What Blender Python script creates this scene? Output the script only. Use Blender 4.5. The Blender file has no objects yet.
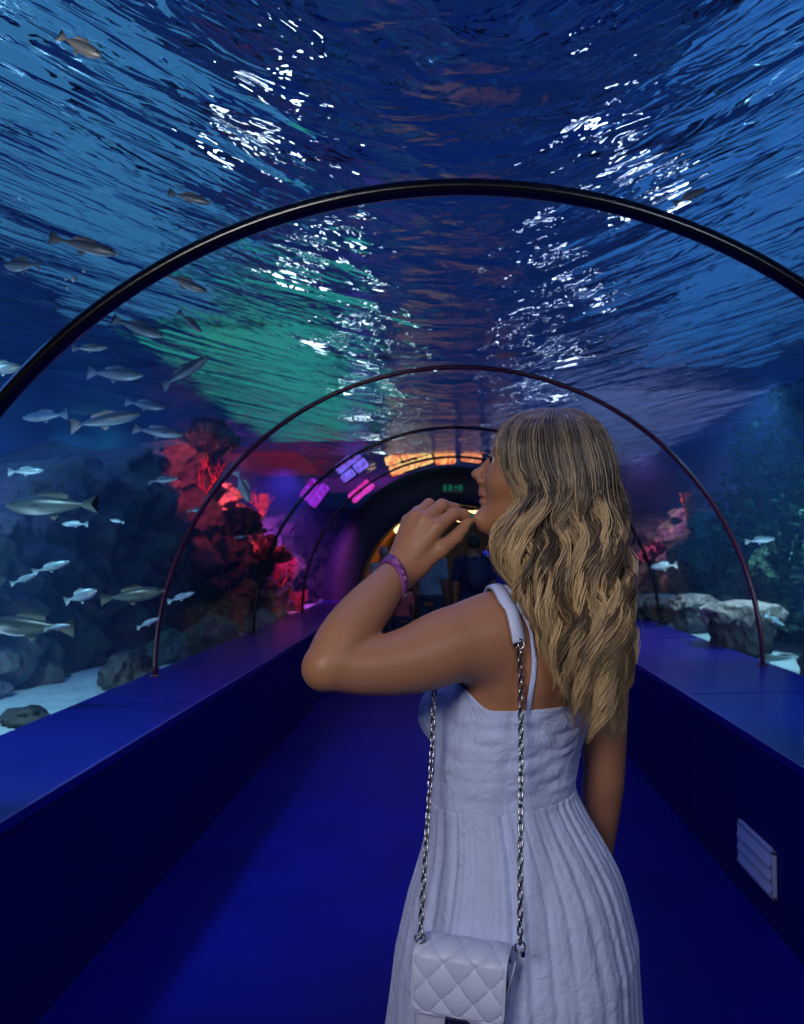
import bpy, bmesh, math, random
import numpy as np
from mathutils import Vector, Matrix, noise as mnoise
S = bpy.context.scene
COL = S.collection
PI = math.pi
random.seed(7)

# ------------------------------------------------------------------ camera
CAMZ, FPX, VPX, VPY, ROLL = 1.45, 800.0, 452.0, 548.0, math.radians(1.0)
cam = bpy.data.cameras.new('camera')
cam.lens = FPX / 1024 * 36; cam.sensor_width = 36; cam.sensor_fit = 'AUTO'
cam.shift_x = -(VPX - 402) / 1024; cam.shift_y = (VPY - 512) / 1024
cam.dof.use_dof = True; cam.dof.focus_distance = 1.42; cam.dof.aperture_fstop = 7.0
camo = bpy.data.objects.new('camera', cam); COL.objects.link(camo)
camo.location = (0, 0, CAMZ); camo.rotation_euler = (PI / 2, ROLL, 0)
S.camera = camo

# ------------------------------------------------------------------ world and exposure
S.view_settings.view_transform = 'Standard'; S.view_settings.look = 'None'
S.view_settings.exposure = 0.0; S.view_settings.gamma = 1.0
S.view_settings.use_curve_mapping = False
w = bpy.data.worlds.new('World'); S.world = w; w.use_nodes = True
w.node_tree.nodes['Background'].inputs[0].default_value = (0.006, 0.024, 0.125, 1)
w.node_tree.nodes['Background'].inputs[1].default_value = 1.0
S.cycles.max_bounces = 8; S.cycles.transparent_max_bounces = 12
S.cycles.diffuse_bounces = 2; S.cycles.glossy_bounces = 4; S.cycles.transmission_bounces = 6
S.cycles.volume_bounces = 0
S.cycles.caustics_reflective = False; S.cycles.caustics_refractive = False
S.cycles.sample_clamp_indirect = 4.0
try:
    S.cycles.use_denoising = True
except Exception: pass

def area(name, loc, target, size, energy, color, sizey=None):
    l = bpy.data.lights.new(name, 'AREA'); l.energy = energy; l.color = color
    l.shape = 'RECTANGLE'; l.size = size; l.size_y = sizey or size
    o = bpy.data.objects.new(name, l); COL.objects.link(o); o.location = loc
    o.rotation_euler = (Vector(target) - Vector(loc)).to_track_quat('-Z', 'Y').to_euler()
    return o
def spot(name, loc, target, energy, color, angle=60, blend=.6, radius=.12):
    l = bpy.data.lights.new(name, 'SPOT'); l.energy = energy; l.color = color
    l.spot_size = math.radians(angle); l.spot_blend = blend; l.shadow_soft_size = radius
    o = bpy.data.objects.new(name, l); COL.objects.link(o); o.location = loc
    o.rotation_euler = (Vector(target) - Vector(loc)).to_track_quat('-Z', 'Y').to_euler()
    return o

# light inside the tunnel: soft area lights added over the walkway, no fixtures there
area('tunnel_light', (-0.85, -1.1, 2.35), (0.12, 1.6, 1.1), 0.7, 30, (1.0, .95, .92))
area('tunnel_light', (0.95, -0.4, 2.2), (0.2, 1.6, 1.2), 0.5, 7, (.7, .8, 1.0))
area('walkway_glow', (0, 4.0, 2.4), (0, 4.0, 0), 1.2, 20, (.25, .3, 1.0), 6.0)
# tank lights, hanging in the water just below its surface
spot('tank_light', (-2.3, 2.6, 2.72), (-2.0, 3.6, .5), 190, (.45, .85, 1.0), 80)
spot('tank_light', (2.6, 2.6, 2.72), (2.3, 4.4, .5), 170, (.45, .85, 1.0), 80)
spot('tank_light', (2.5, 6.2, 2.72), (2.2, 6.4, .5), 170, (.5, .85, 1.0), 80)
spot('tank_light', (-2.9, 4.4, 2.7), (-5.2, 6.2, 1.2), 120, (.25, .45, 1.0), 100)
spot('tank_light', (3.4, 4.2, 2.7), (5.2, 6.6, 1.2), 150, (.3, .65, 1.0), 110)
spot('tank_light', (-3.4, 8.0, 2.7), (-4.6, 11, 1.0), 110, (.15, .8, .6), 90)
spot('red_tank_light', (-2.5, 9.4, 2.6), (-3.3, 11.3, .9), 380, (1.0, .07, .09), 90)
spot('red_tank_light', (-2.2, 7.4, 2.72), (-2.9, 8.7, 1.9), 120, (1.0, .06, .07), 62)
area('added_tank_fill', (-3.0, 5.5, 2.78), (-3.0, 5.5, 0), 1.6, 34, (.12, .34, 1.0), 7)  # blue fill added on both sides to lift the dark reef
area('added_tank_fill', (3.1, 6.0, 2.78), (3.1, 6.0, 0), 1.6, 52, (.12, .40, 1.0), 7)
spot('magenta_tank_light', (-2.2, 10.8, 2.5), (-2.7, 11.8, 1.7), 330, (.75, .1, 1.0), 100)
spot('pink_tank_light', (2.3, 9.6, 2.5), (2.9, 12.0, 1.4), 260, (1.0, .22, .35), 90)
spot('violet_tank_light', (3.2, 6.6, 2.6), (4.2, 9.2, 1.0), 160, (.45, .2, 1.0), 90)

area('added_fill_uplight', (-2.6, 3.9, .75), (-2.5, 4.4, 2.8), .3, 24, (.4, .7, 1.0), 2.2)  # fill added from below to brighten the fish, no fixture here
area('added_fill_uplight', (2.5, 4.8, .75), (3.0, 5.4, 2.8), .3, 18, (.4, .8, 1.0), 2.2)

# ------------------------------------------------------------------ helpers
def U(px, py, d):
    """world point seen at pixel (px, py) at distance d along the view axis"""
    dx, dy = px - VPX, py - VPY; c, s = math.cos(ROLL), math.sin(ROLL)
    a, b = dx * c - dy * s, dx * s + dy * c
    return Vector((a * d / FPX, d, CAMZ - b * d / FPX))
def tag(o, label=None, cat=None, group=None, kind=None):
    if label: o['label'] = label
    if cat: o['category'] = cat
    if group: o['group'] = group
    if kind: o['kind'] = kind
    return o
def empty(name, loc=(0, 0, 0), rz=0):
    o = bpy.data.objects.new(name, None); COL.objects.link(o); o.empty_display_size = .1
    o.location = loc; o.rotation_euler = (0, 0, rz); return o
def link(name, me, m, parent=None, smooth=True):
    if m is not None and len(me.materials) == 0:
        for mm in (m if isinstance(m, (list, tuple)) else [m]): me.materials.append(mm)
    if smooth: me.polygons.foreach_set('use_smooth', [True] * len(me.polygons))
    o = bpy.data.objects.new(name, me); COL.objects.link(o)
    if parent: o.parent = parent
    return o
def obj(name, bm, m, parent=None, smooth=True):
    me = bpy.data.meshes.new(name); bm.normal_update(); bm.to_mesh(me); bm.free()
    return link(name, me, m, parent, smooth)
def pymesh(name, v, f, m, parent=None, smooth=True):
    me = bpy.data.meshes.new(name)
    me.from_pydata([tuple(p) for p in v], [], [tuple(q) for q in f]); me.update()
    return link(name, me, m, parent, smooth)
def struct(name, o, label=None):
    o.name = name; o['kind'] = 'structure'
    if label: o['label'] = label
    return o
def box(bm, c, s, bevel=0, rot=None):
    r = bmesh.ops.create_cube(bm, size=1); vs = r['verts']
    bmesh.ops.scale(bm, vec=s, verts=vs)
    if bevel:
        es = list({e for v in vs for e in v.link_edges})
        b = bmesh.ops.bevel(bm, geom=es, offset=bevel, segments=3, affect='EDGES', profile=.5)
        vs = list({v for f in b['faces'] for v in f.verts} | {v for v in vs if v.is_valid})
    if rot is not None: bmesh.ops.rotate(bm, cent=(0, 0, 0), matrix=rot, verts=vs)
    bmesh.ops.translate(bm, vec=c, verts=vs); return vs
def tube(bm, pts, rad, seg=10, closed=False, cap=True, flat=1.0, up=None):
    """sweep a circle (flattened by flat) along pts; rad may be a list"""
    pts = [Vector(p) for p in pts]; n = len(pts); rings = []
    prev = up and Vector(up)
    for i, p in enumerate(pts):
        if closed: t = pts[(i + 1) % n] - pts[i - 1]
        else: t = pts[min(i + 1, n - 1)] - pts[max(i - 1, 0)]
        t = t.normalized() if t.length > 1e-9 else Vector((0, 0, 1))
        if prev is None: prev = t.orthogonal()
        a = (prev - t * prev.dot(t))
        a = a.normalized() if a.length > 1e-6 else t.orthogonal().normalized()
        prev = a; b = t.cross(a); r = rad[i] if hasattr(rad, '__len__') else rad
        rings.append([bm.verts.new(p + (a * math.cos(k * 2 * PI / seg) + b * flat * math.sin(k * 2 * PI / seg)) * r) for k in range(seg)])
    for i in range(n if closed else n - 1):
        A, B = rings[i], rings[(i + 1) % n]
        for k in range(seg): bm.faces.new((A[k], A[(k + 1) % seg], B[(k + 1) % seg], B[k]))
    if cap and not closed:
        bm.faces.new(rings[0][::-1]); bm.faces.new(rings[-1])
def curve_pts(ctrl, n=8):
    """Catmull-Rom through control points"""
    c = [Vector(p) for p in ctrl]; c = [2 * c[0] - c[1]] + c + [2 * c[-1] - c[-2]]; out = []
    for i in range(1, len(c) - 2):
        for k in range(n):
            t = k / n; p0, p1, p2, p3 = c[i - 1], c[i], c[i + 1], c[i + 2]
            out.append(.5 * (2 * p1 + (p2 - p0) * t + (2 * p0 - 5 * p1 + 4 * p2 - p3) * t * t + (3 * p1 - p0 - 3 * p2 + p3) * t ** 3))
    out.append(c[-2]); return out

# ------------------------------------------------------------------ materials
def node(nt, t, **kw):
    n = nt.nodes.new(t)
    for k, v in kw.items():
        if k in n.inputs.keys(): n.inputs[k].default_value = v
        else: setattr(n, k, v)
    return n
def mat(name, color, rough=.5, metal=0, color2=None, scale=5, bump=0, bscale=None, detail=4, spec=.5, coat=0, sss=0, stretch=(1, 1, 1), lo=.35, hi=.65, emit=None, estr=0, coord='Object', bdist=.01, aniso=0):
    m = bpy.data.materials.new(name); m.use_nodes = True; nt = m.node_tree; B = nt.nodes['Principled BSDF']
    B.inputs['Base Color'].default_value = (*color, 1); B.inputs['Roughness'].default_value = rough
    B.inputs['Metallic'].default_value = metal; B.inputs['Specular IOR Level'].default_value = spec
    B.inputs['Coat Weight'].default_value = coat; B.inputs['Coat Roughness'].default_value = .15
    B.inputs['Anisotropic'].default_value = aniso
    if sss:
        B.inputs['Subsurface Weight'].default_value = sss; B.inputs['Subsurface Radius'].default_value = (1, .35, .2); B.inputs['Subsurface Scale'].default_value = .012
    if emit: B.inputs['Emission Color'].default_value = (*emit, 1); B.inputs['Emission Strength'].default_value = estr
    tc = node(nt, 'ShaderNodeTexCoord'); mp = node(nt, 'ShaderNodeMapping'); mp.inputs['Scale'].default_value = stretch
    nt.links.new(tc.outputs[coord], mp.inputs[0])
    if color2 is not None:
        nz = node(nt, 'ShaderNodeTexNoise', Scale=scale, Detail=detail); nt.links.new(mp.outputs[0], nz.inputs['Vector'])
        cr = node(nt, 'ShaderNodeValToRGB'); cr.color_ramp.elements[0].position = lo; cr.color_ramp.elements[1].position = hi
        cr.color_ramp.elements[0].color = (*color, 1); cr.color_ramp.elements[1].color = (*color2, 1)
        nt.links.new(nz.outputs[0], cr.inputs[0]); nt.links.new(cr.outputs[0], B.inputs['Base Color'])
    if bump:
        nz = node(nt, 'ShaderNodeTexNoise', Scale=bscale or scale * 3, Detail=detail); nt.links.new(mp.outputs[0], nz.inputs['Vector'])
        b = node(nt, 'ShaderNodeBump', Strength=bump, Distance=bdist); nt.links.new(nz.outputs[0], b.inputs['Height']); nt.links.new(b.outputs[0], B.inputs['Normal'])
    return m
def emis(name, color, strength):
    m = bpy.data.materials.new(name); m.use_nodes = True; nt = m.node_tree; nt.nodes.clear()
    e = node(nt, 'ShaderNodeEmission', Color=(*color, 1), Strength=strength); o = node(nt, 'ShaderNodeOutputMaterial')
    nt.links.new(e.outputs[0], o.inputs[0]); return m
# ================================================================== the setting
R_TUB, CX, LEDGE, HW, Y0, Y1 = 1.895, .03, .69, 1.25, -2.5, 12.2
HWL, HWR = 1.31, 1.18
m_floor = mat('floor_blue', (.002, .0015, .19), .55, color2=(.003, .002, .24), scale=2.2, bump=.12, bscale=6, spec=.12, bdist=.01)
m_wall = mat('wall_blue', (.001, .001, .12), .6, color2=(.0014, .0014, .14), scale=2, spec=.15)
m_ledge = mat('ledge_blue', (.003, .003, .2), .28, color2=(.004, .004, .24), scale=3, spec=.6)
m_trim = mat('trim_blue', (.05, .045, .3), .3)
m_black = mat('rib_black', (.003, .003, .006), .22, coat=.5)
m_rib = mat('rib_dark_red', (.075, .010, .028), .25, coat=.4)

def quadbox(x0, x1, y0, y1, z0, z1, name, m, bevel=0):
    bm = bmesh.new(); box(bm, ((x0 + x1) / 2, (y0 + y1) / 2, (z0 + z1) / 2), (x1 - x0, y1 - y0, z1 - z0), bevel); return obj(name, bm, m, None, False)
struct('floor', quadbox(-HWL, HWR, Y0, 17, -.1, 0, 'floor', m_floor))
for s, side in ((-1, 'left'), (1, 'right')):
    xi, xo = (-HWL if s < 0 else HWR), s * (R_TUB + .06) + CX
    a, b = min(xi, xo), max(xi, xo)
    struct('wall_' + side, quadbox(a, b, Y0, 12.1, 0, LEDGE - .035, 'w', m_wall))
    struct('trim_1' if s < 0 else 'trim_2', quadbox(a - (.004 if s < 0 else .012), b + (.012 if s < 0 else .004), Y0, 12.1, LEDGE - .035, LEDGE, 'l', m_ledge, .003), 'glossy blue ledge along the glass')
    # thin joints in the ledge and the wall panels
    bm = bmesh.new()
    for y in (1.6, 4.05, 6.5, 8.95):
        box(bm, ((xi + xo) / 2, y, LEDGE + .0008), (abs(xo - xi) * .96, .006, .0016))
        box(bm, (xi - s * .0015, y, LEDGE * .48), (.003, .006, LEDGE * .93))
    struct('trim_3' if s < 0 else 'trim_4', obj('t', bm, m_wall, None, False), 'thin panel joints')
    bm = bmesh.new(); box(bm, (xi - s * .006, (Y0 + 12.1) / 2, LEDGE - .002), (.012, 12.1 - Y0, .008), .002)
    struct('trim_5' if s < 0 else 'trim_6', obj('t', bm, m_trim, None, False), 'light edge strip of the ledge')
# wall behind the camera
struct('wall_back', quadbox(-2.1, 2.1, Y0 - .2, Y0 - .02, 0, 2.7, 'wall_back', m_wall))

# clear acrylic vault
def acrylic():
    m = bpy.data.materials.new('clear_acrylic'); m.use_nodes = True; nt = m.node_tree; nt.nodes.clear()
    o = node(nt, 'ShaderNodeOutputMaterial'); tr = node(nt, 'ShaderNodeBsdfTransparent', Color=(.95, .975, 1, 1))
    gl = node(nt, 'ShaderNodeBsdfGlossy', Roughness=.03, Color=(.9, .93, 1, 1)); mx = node(nt, 'ShaderNodeMixShader')
    lw = node(nt, 'ShaderNodeLayerWeight', Blend=.35); mu = node(nt, 'ShaderNodeMath', operation='MULTIPLY'); mu.inputs[1].default_value = .55
    pw = node(nt, 'ShaderNodeMath', operation='POWER'); pw.inputs[1].default_value = 1.6
    nt.links.new(lw.outputs['Fresnel'], pw.inputs[0]); nt.links.new(pw.outputs[0], mu.inputs[0]); nt.links.new(mu.outputs[0], mx.inputs[0])
    nz = node(nt, 'ShaderNodeTexNoise', Scale=1.3, Detail=1); tc = node(nt, 'ShaderNodeTexCoord'); nt.links.new(tc.outputs['Object'], nz.inputs['Vector'])
    bp = node(nt, 'ShaderNodeBump', Strength=.25, Distance=.05); nt.links.new(nz.outputs[0], bp.inputs['Height']); nt.links.new(bp.outputs[0], gl.inputs['Normal'])
    nt.links.new(tr.outputs[0], mx.inputs[1]); nt.links.new(gl.outputs[0], mx.inputs[2]); nt.links.new(mx.outputs[0], o.inputs[0]); return m
m_acr = acrylic()
v, f = [], []
NA = 64
for j, y in enumerate((Y0, 1.0, 4.9, 8.5, 12.1)):
    for i in range(NA + 1):
        a = PI * i / NA; v.append((CX + R_TUB * math.cos(a), y, LEDGE - .02 + R_TUB * math.sin(a)))
for j in range(4):
    for i in range(NA):
        p = j * (NA + 1) + i; f.append((p, p + 1, p + NA + 2, p + NA + 1))
struct('window_1', pymesh('window_1', v, f, m_acr), 'clear acrylic vault of the tunnel')

# ribs of the vault
def rib(y, m, r, depth, label):
    bm = bmesh.new()
    pts = [(CX + (R_TUB - r) * math.cos(PI * i / 80), y, LEDGE + (R_TUB - r) * math.sin(PI * i / 80)) for i in range(81)]
    tube(bm, pts, r, 12, up=(0, 1, 0), flat=.8)
    o = obj('arch_rib', bm, m); tag(o, label, 'arch', 'arch ribs of the tunnel')
    for s in (-1, 1):
        bm = bmesh.new(); box(bm, (CX + s * (R_TUB - r), y, LEDGE + .006), (r * 2.6, r * 3.2, .012), .003)
        obj('foot_plate', bm, m, o)
    return o
rib(2.45, m_black, .030, .03, 'wide black arch rib overhead, nearest of the ribs and largest')
rib(4.94, m_rib, .019, .03, 'thin dark red arch rib, second of the ribs along the tunnel')
rib(7.40, m_black, .019, .03, 'thin black arch rib, third along the tunnel, behind the dark red one')
rib(9.80, m_rib, .019, .03, 'small thin arch rib just before the dark portal ring')

# portal ring at the end of the walkway
m_ring = mat('portal_navy', (.004, .008, .03), .55, color2=(.006, .014, .045), scale=3)
RO, RI = 2.02, 1.43
root = empty('tunnel_portal', (CX, 12.15, 0)); tag(root, 'thick dark navy portal ring framing the end of the tunnel', 'portal')
bm = bmesh.new(); N = 64; prof = [(RI, 0), (RI + .06, -.06), (RO - .2, -.06), (RO - .04, .0), (RO, .12), (RO, .5), (RI, .5)]
rings = []
for i in range(N + 1):
    a = PI * i / N; rings.append([bm.verts.new((r * math.cos(a), y, LEDGE + r * math.sin(a))) for r, y in prof])
for i in range(N):
    for k in range(len(prof)):
        k2 = (k + 1) % len(prof); bm.faces.new((rings[i][k], rings[i + 1][k], rings[i + 1][k2], rings[i][k2]))
obj('ring', bm, m_ring, root)
for s in (-1, 1):
    bm = bmesh.new(); box(bm, (s * (RI + RO) / 2, .22, LEDGE / 2), (RO - RI, .56, LEDGE), .01); obj('pier', bm, m_ring, root)
# green exit sign on the ring
m_grn = emis('sign_green', (.02, .55, .3), .16); m_grd = mat('sign_dark', (.01, .03, .03), .4)
t = empty('exit_sign', (CX, 12.05, LEDGE + 1.66)); tag(t, 'small dim green exit sign on the dark portal ring', 'sign')
bm = bmesh.new(); box(bm, (0, 0, 0), (.36, .05, .17), .01); obj('housing', bm, m_grd, t)
bm = bmesh.new()
for x in (-.12, -.04): # two upright figures and an arrow
    box(bm, (x, -.028, .005), (.05, .006, .09)); 
box(bm, (.045, -.028, .01), (.05, .006, .03)); box(bm, (.11, -.028, .005), (.05, .006, .085))
obj('pictogram', bm, m_grn, t, False)
# added glowing boxes in place of reflected end lights around the portal ring
def added_glow_box(name, ang, r, size, col, st, label, cat='lamp', grp=None, y=11.85):
    a = math.radians(ang); t = empty(name, (CX + r * math.cos(a), y, LEDGE + r * math.sin(a))); t.rotation_euler = (0, -(a - PI / 2), 0)
    tag(t, label, cat, grp)
    bm = bmesh.new(); box(bm, (0, .06, 0), (size[0] * 1.06, .1, size[1] * 1.1), .02); obj('housing', bm, m_ring, t)
    bm = bmesh.new(); n = max(1, round(size[0] / .24))
    for i in range(n):
        w_ = size[0] / n
        for k in (-1, 1): box(bm, (-size[0] / 2 + (i + .5) * w_ + random.uniform(-.02, .02), -.0, k * size[1] * .27), (w_ * random.uniform(.96, 1.12), .07, size[1] * random.uniform(.42, .56)), .034)
    m = bpy.data.materials.new(name + '_light'); m.use_nodes = True; nt = m.node_tree; nt.nodes.clear(); o_ = node(nt, 'ShaderNodeOutputMaterial'); e_ = node(nt, 'ShaderNodeEmission', Strength=st)
    tc = node(nt, 'ShaderNodeTexCoord'); nz = node(nt, 'ShaderNodeTexNoise', Scale=6, Detail=3, Distortion=1.5); cr = node(nt, 'ShaderNodeValToRGB'); cr.color_ramp.elements[0].position = .38; cr.color_ramp.elements[1].position = .62
    cr.color_ramp.elements[0].color = (col[0] * .8, col[1] * .22, col[2] * .6, 1); cr.color_ramp.elements[1].color = (min(1, col[0] * 1.1), min(1, col[1] * 1.7), col[2] * 2.0, 1)
    nt.links.new(tc.outputs['Object'], nz.inputs['Vector']); nt.links.new(nz.outputs[0], cr.inputs[0]); nt.links.new(cr.outputs[0], e_.inputs[0]); nt.links.new(e_.outputs[0], o_.inputs[0])
    obj('diffuser', bm, m, t)
added_glow_box('added_warm_glow', 107, 2.17, (.66, .30), (1, .42, .12), 1.5, 'long orange added glow above the portal ring, left of its crown', grp='added glows around the portal ring')
added_glow_box('added_warm_glow', 93, 2.20, (.30, .36), (1, .3, .08), 1.4, 'short orange added glow at the crown of the portal ring', grp='added glows around the portal ring')
added_glow_box('added_warm_glow', 82, 2.19, (.32, .30), (1, .25, .1), 1.1, 'orange red added glow just right of the portal crown', grp='added glows around the portal ring')
added_glow_box('added_warm_glow', 68, 2.19, (.5, .2), (1, .25, .1), .9, 'orange added glow hidden partly behind the blonde head', grp='added glows around the portal ring')
added_glow_box('added_magenta_glow', 130, 2.12, (.40, .16), (1, .05, .45), 1.0, 'magenta pink added glow on the left shoulder of the portal ring', grp='added glows around the portal ring')
added_glow_box('added_violet_glow', 127, 2.5, (.42, .3), (.35, .2, 1), .8, 'violet blue added glow above the magenta one beside the portal', grp='added glows around the portal ring')
added_glow_box('added_purple_glow', 142, 2.62, (.34, .3), (.55, .04, .8), .7, 'purple added glow, outermost left of the portal ring', grp='added glows around the portal ring')

# hall beyond the portal: vaulted room with warm glow
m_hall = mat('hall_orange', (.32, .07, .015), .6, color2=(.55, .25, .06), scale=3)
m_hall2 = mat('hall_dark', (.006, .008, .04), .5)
v, f = [], []
for j, y in enumerate((12.66, 16.5)):
    for i in range(41):
        a = PI * i / 40; v.append((CX + 1.5 * math.cos(a), y, .0 + (LEDGE + 1.5 * math.sin(a))))
for i in range(40): f.append((i, i + 1, i + 42, i + 41))
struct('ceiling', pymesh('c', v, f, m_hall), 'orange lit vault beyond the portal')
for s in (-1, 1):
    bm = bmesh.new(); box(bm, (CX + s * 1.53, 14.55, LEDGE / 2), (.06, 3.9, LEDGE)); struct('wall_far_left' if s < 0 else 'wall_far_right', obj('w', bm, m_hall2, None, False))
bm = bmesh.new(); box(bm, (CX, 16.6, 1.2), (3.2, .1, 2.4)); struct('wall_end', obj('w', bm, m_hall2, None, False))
lm = emis('hall_lamp', (1, .68, .28), 2.6)
for x, y, w_, lab in ((-.35, 14.2, .5, 'left'), (.35, 14.2, .6, 'right'), (-.85, 13.6, .25, 'outer')):
    t = empty('ceiling_lamp', (CX + x, y, LEDGE + math.sqrt(1.5 ** 2 - x * x) - .1)); tag(t, {'left': 'bright warm ceiling lamp beyond the portal above the raised hand', 'right': 'bright warm ceiling lamp beyond the portal beside the chin', 'outer': 'small warm lamp low on the vault beyond the portal'}[lab], 'lamp', 'lamps beyond the portal')
    bm = bmesh.new(); box(bm, (0, 0, .06), (w_, 1.1, .05), .01); obj('housing', bm, m_ring, t)
    bm = bmesh.new(); box(bm, (0, 0, -.04), (w_ * .98, 1.05, .16), .04); obj('diffuser', bm, lm, t)
spot('hall_light', (CX + .5, 13.6, 1.1), (CX - 1.0, 13.4, 1.7), 22, (1, .5, .2), 110)
area('hall_blue_light', (0.3, 10.6, 2.3), (0.2, 10.8, 0.8), .6, 7, (.4, .55, 1))

# tank: walls, sand bed, water surface
m_tank = mat('tank_blue', (.02, .06, .28), .8, color2=(.03, .09, .36), scale=.5)
WX = 4.3
for x, nm in ((-WX, 'wall_tank_left'), (WX, 'wall_tank_right')):
    struct(nm, quadbox(x - .1 + math.copysign(.1, x), x + .1 + math.copysign(.1, x), -4, 30, -.2, 6.0, 'w', m_tank))
struct('wall_tank_end', quadbox(-WX, WX, 30, 30.2, -.2, 6.0, 'w', m_tank))
struct('wall_tank_back', quadbox(-WX, WX, -4.2, -4, -.2, 6.0, 'w', m_tank))
for k, y in enumerate((1.5, 5, 8.6, 12, 15.5, 19, 23)):
    struct('trim_%d' % (7 + k), quadbox(-WX, WX, y - .04, y + .04, 5.92, 6.0, 'b', m_ring), 'cross beam over the tank')
for k, x in enumerate((-1.05, 1.15)):
    struct('trim_%d' % (14 + k), quadbox(x - .04, x + .04, -4, 30, 5.84, 5.9, 'b', m_ring), 'lamp rail over the tank')
m_sand = mat('pale_sand', (.42, .6, .66), .9, color2=(.58, .75, .8), scale=8, bump=.6, bscale=30, bdist=.02)
v, f = [], []
def sandz(x, y): return .60 + .05 * mnoise.noise(Vector((x * .8, y * .8, 0))) + .015 * mnoise.noise(Vector((x * 4, y * 4, 3)))
def strip(x0, x1, n):
    base = len(v); ys = np.linspace(-3.9, 29.9, 170); xs = np.linspace(x0, x1, n)
    for y in ys:
        for x in xs: v.append((x, y, sandz(x, y)))
    for j in range(len(ys) - 1):
        for i in range(n - 1):
            p = base + j * n + i; f.append((p, p + 1, p + n + 1, p + n))
strip(-WX + .02, CX - R_TUB - .075, 40); o = pymesh('sand_bed', v, f, m_sand); tag(o, kind='stuff', label='pale sand bed of the tank left of the tunnel', cat='sand')
v, f = [], []
strip(CX + R_TUB + .075, WX - .02, 40); o = pymesh('sand_bed', v, f, m_sand); tag(o, kind='stuff', label='pale sand bed of the tank right of the tunnel', cat='sand')

def water():
    m = bpy.data.materials.new('water_surface'); m.use_nodes = True; nt = m.node_tree; nt.nodes.clear(); L = nt.links.new
    o = node(nt, 'ShaderNodeOutputMaterial'); g = node(nt, 'ShaderNodeNewGeometry'); sp = node(nt, 'ShaderNodeSeparateXYZ'); L(g.outputs['Position'], sp.inputs[0])
    x2 = node(nt, 'ShaderNodeMath', operation='MULTIPLY'); L(sp.outputs[0], x2.inputs[0]); L(sp.outputs[0], x2.inputs[1])
    # warp saturates far from the walkway so crests stay diagonal
    ad = node(nt, 'ShaderNodeMath', operation='ADD'); L(x2.outputs[0], ad.inputs[0]); ad.inputs[1].default_value = 1.2
    sq = node(nt, 'ShaderNodeMath', operation='SQRT'); L(ad.outputs[0], sq.inputs[0])
    w1 = node(nt, 'ShaderNodeMath', operation='MULTIPLY_ADD'); L(sq.outputs[0], w1.inputs[0]); w1.inputs[1].default_value = 1.9; L(sp.outputs[1], w1.inputs[2])
    def layer(sx, sy, z, det, dist=.6):
        a = node(nt, 'ShaderNodeMath', operation='MULTIPLY'); L(sp.outputs[0], a.inputs[0]); a.inputs[1].default_value = sx
        b = node(nt, 'ShaderNodeMath', operation='MULTIPLY'); L(w1.outputs[0], b.inputs[0]); b.inputs[1].default_value = sy
        c = node(nt, 'ShaderNodeCombineXYZ'); L(a.outputs[0], c.inputs[0]); L(b.outputs[0], c.inputs[1]); c.inputs[2].default_value = z
        n = node(nt, 'ShaderNodeTexNoise', Scale=1.0, Detail=det, Distortion=dist); L(c.outputs[0], n.inputs['Vector']); return n
    n1 = layer(1.3, 1.9, 0, 1.5, 1.0); n2 = layer(4.8, 7.5, 4, 2.0, 1.4); n3 = layer(9, 14, 9, 1)
    b1 = node(nt, 'ShaderNodeBump', Strength=1.0, Distance=.15); L(n1.outputs[0], b1.inputs['Height'])
    b2 = node(nt, 'ShaderNodeBump', Strength=1.0, Distance=.034); L(n2.outputs[0], b2.inputs['Height']); L(b1.outputs[0], b2.inputs['Normal'])
    b3 = node(nt, 'ShaderNodeBump', Strength=1.0, Distance=.008); L(n3.outputs[0], b3.inputs['Height']); L(b2.outputs[0], b3.inputs['Normal'])
    rf = node(nt, 'ShaderNodeBsdfRefraction', IOR=1.33, Roughness=0.0, Color=(.7, .85, .95, 1)); gl = node(nt, 'ShaderNodeBsdfGlossy', Roughness=.13, Color=(.6, .75, .9, 1))
    mx = node(nt, 'ShaderNodeMixShader'); mx.inputs[0].default_value = .35
    L(b3.outputs[0], rf.inputs['Normal']); L(b3.outputs[0], gl.inputs['Normal'])
    L(rf.outputs[0], mx.inputs[1]); L(gl.outputs[0], mx.inputs[2]); L(mx.outputs[0], o.inputs[0]); return m
WZ = 2.84
v = [(-WX, -4, WZ), (WX, -4, WZ), (WX, 30, WZ), (-WX, 30, WZ)]
o = pymesh('water_surface', v, [(0, 3, 2, 1)], water()); tag(o, 'rippling water surface of the tank seen from below', 'water', kind='stuff')

# the body of water around the vault: faint blue haze
def haze():
    m = bpy.data.materials.new('tank_water'); m.use_nodes = True; nt = m.node_tree; nt.nodes.clear(); o = node(nt, 'ShaderNodeOutputMaterial')
    vs = node(nt, 'ShaderNodeVolumeScatter', Color=(.12, .38, 1, 1), Density=.045, Anisotropy=.1); va = node(nt, 'ShaderNodeVolumeAbsorption', Color=(.1, .5, .9, 1), Density=.05)
    ad = node(nt, 'ShaderNodeAddShader'); nt.links.new(vs.outputs[0], ad.inputs[0]); nt.links.new(va.outputs[0], ad.inputs[1]); nt.links.new(ad.outputs[0], o.inputs['Volume']); return m
m_haze = haze()
prof = [(WX - .01, .3), (WX - .01, WZ - .01), (-WX + .01, WZ - .01), (-WX + .01, .3), (CX - R_TUB - .012, .3)] + [(CX - (R_TUB + .012) * math.cos(PI * i / 40), LEDGE - .02 + (R_TUB + .012) * math.sin(PI * i / 40)) for i in range(41)] + [(CX + R_TUB + .012, .3)]
bm = bmesh.new(); A = [bm.verts.new((x, 0.2, z)) for x, z in prof]; B_ = [bm.verts.new((x, 24, z)) for x, z in prof]; n = len(prof)
for i in range(n): bm.faces.new((A[i], A[(i + 1) % n], B_[(i + 1) % n], B_[i]))
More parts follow.
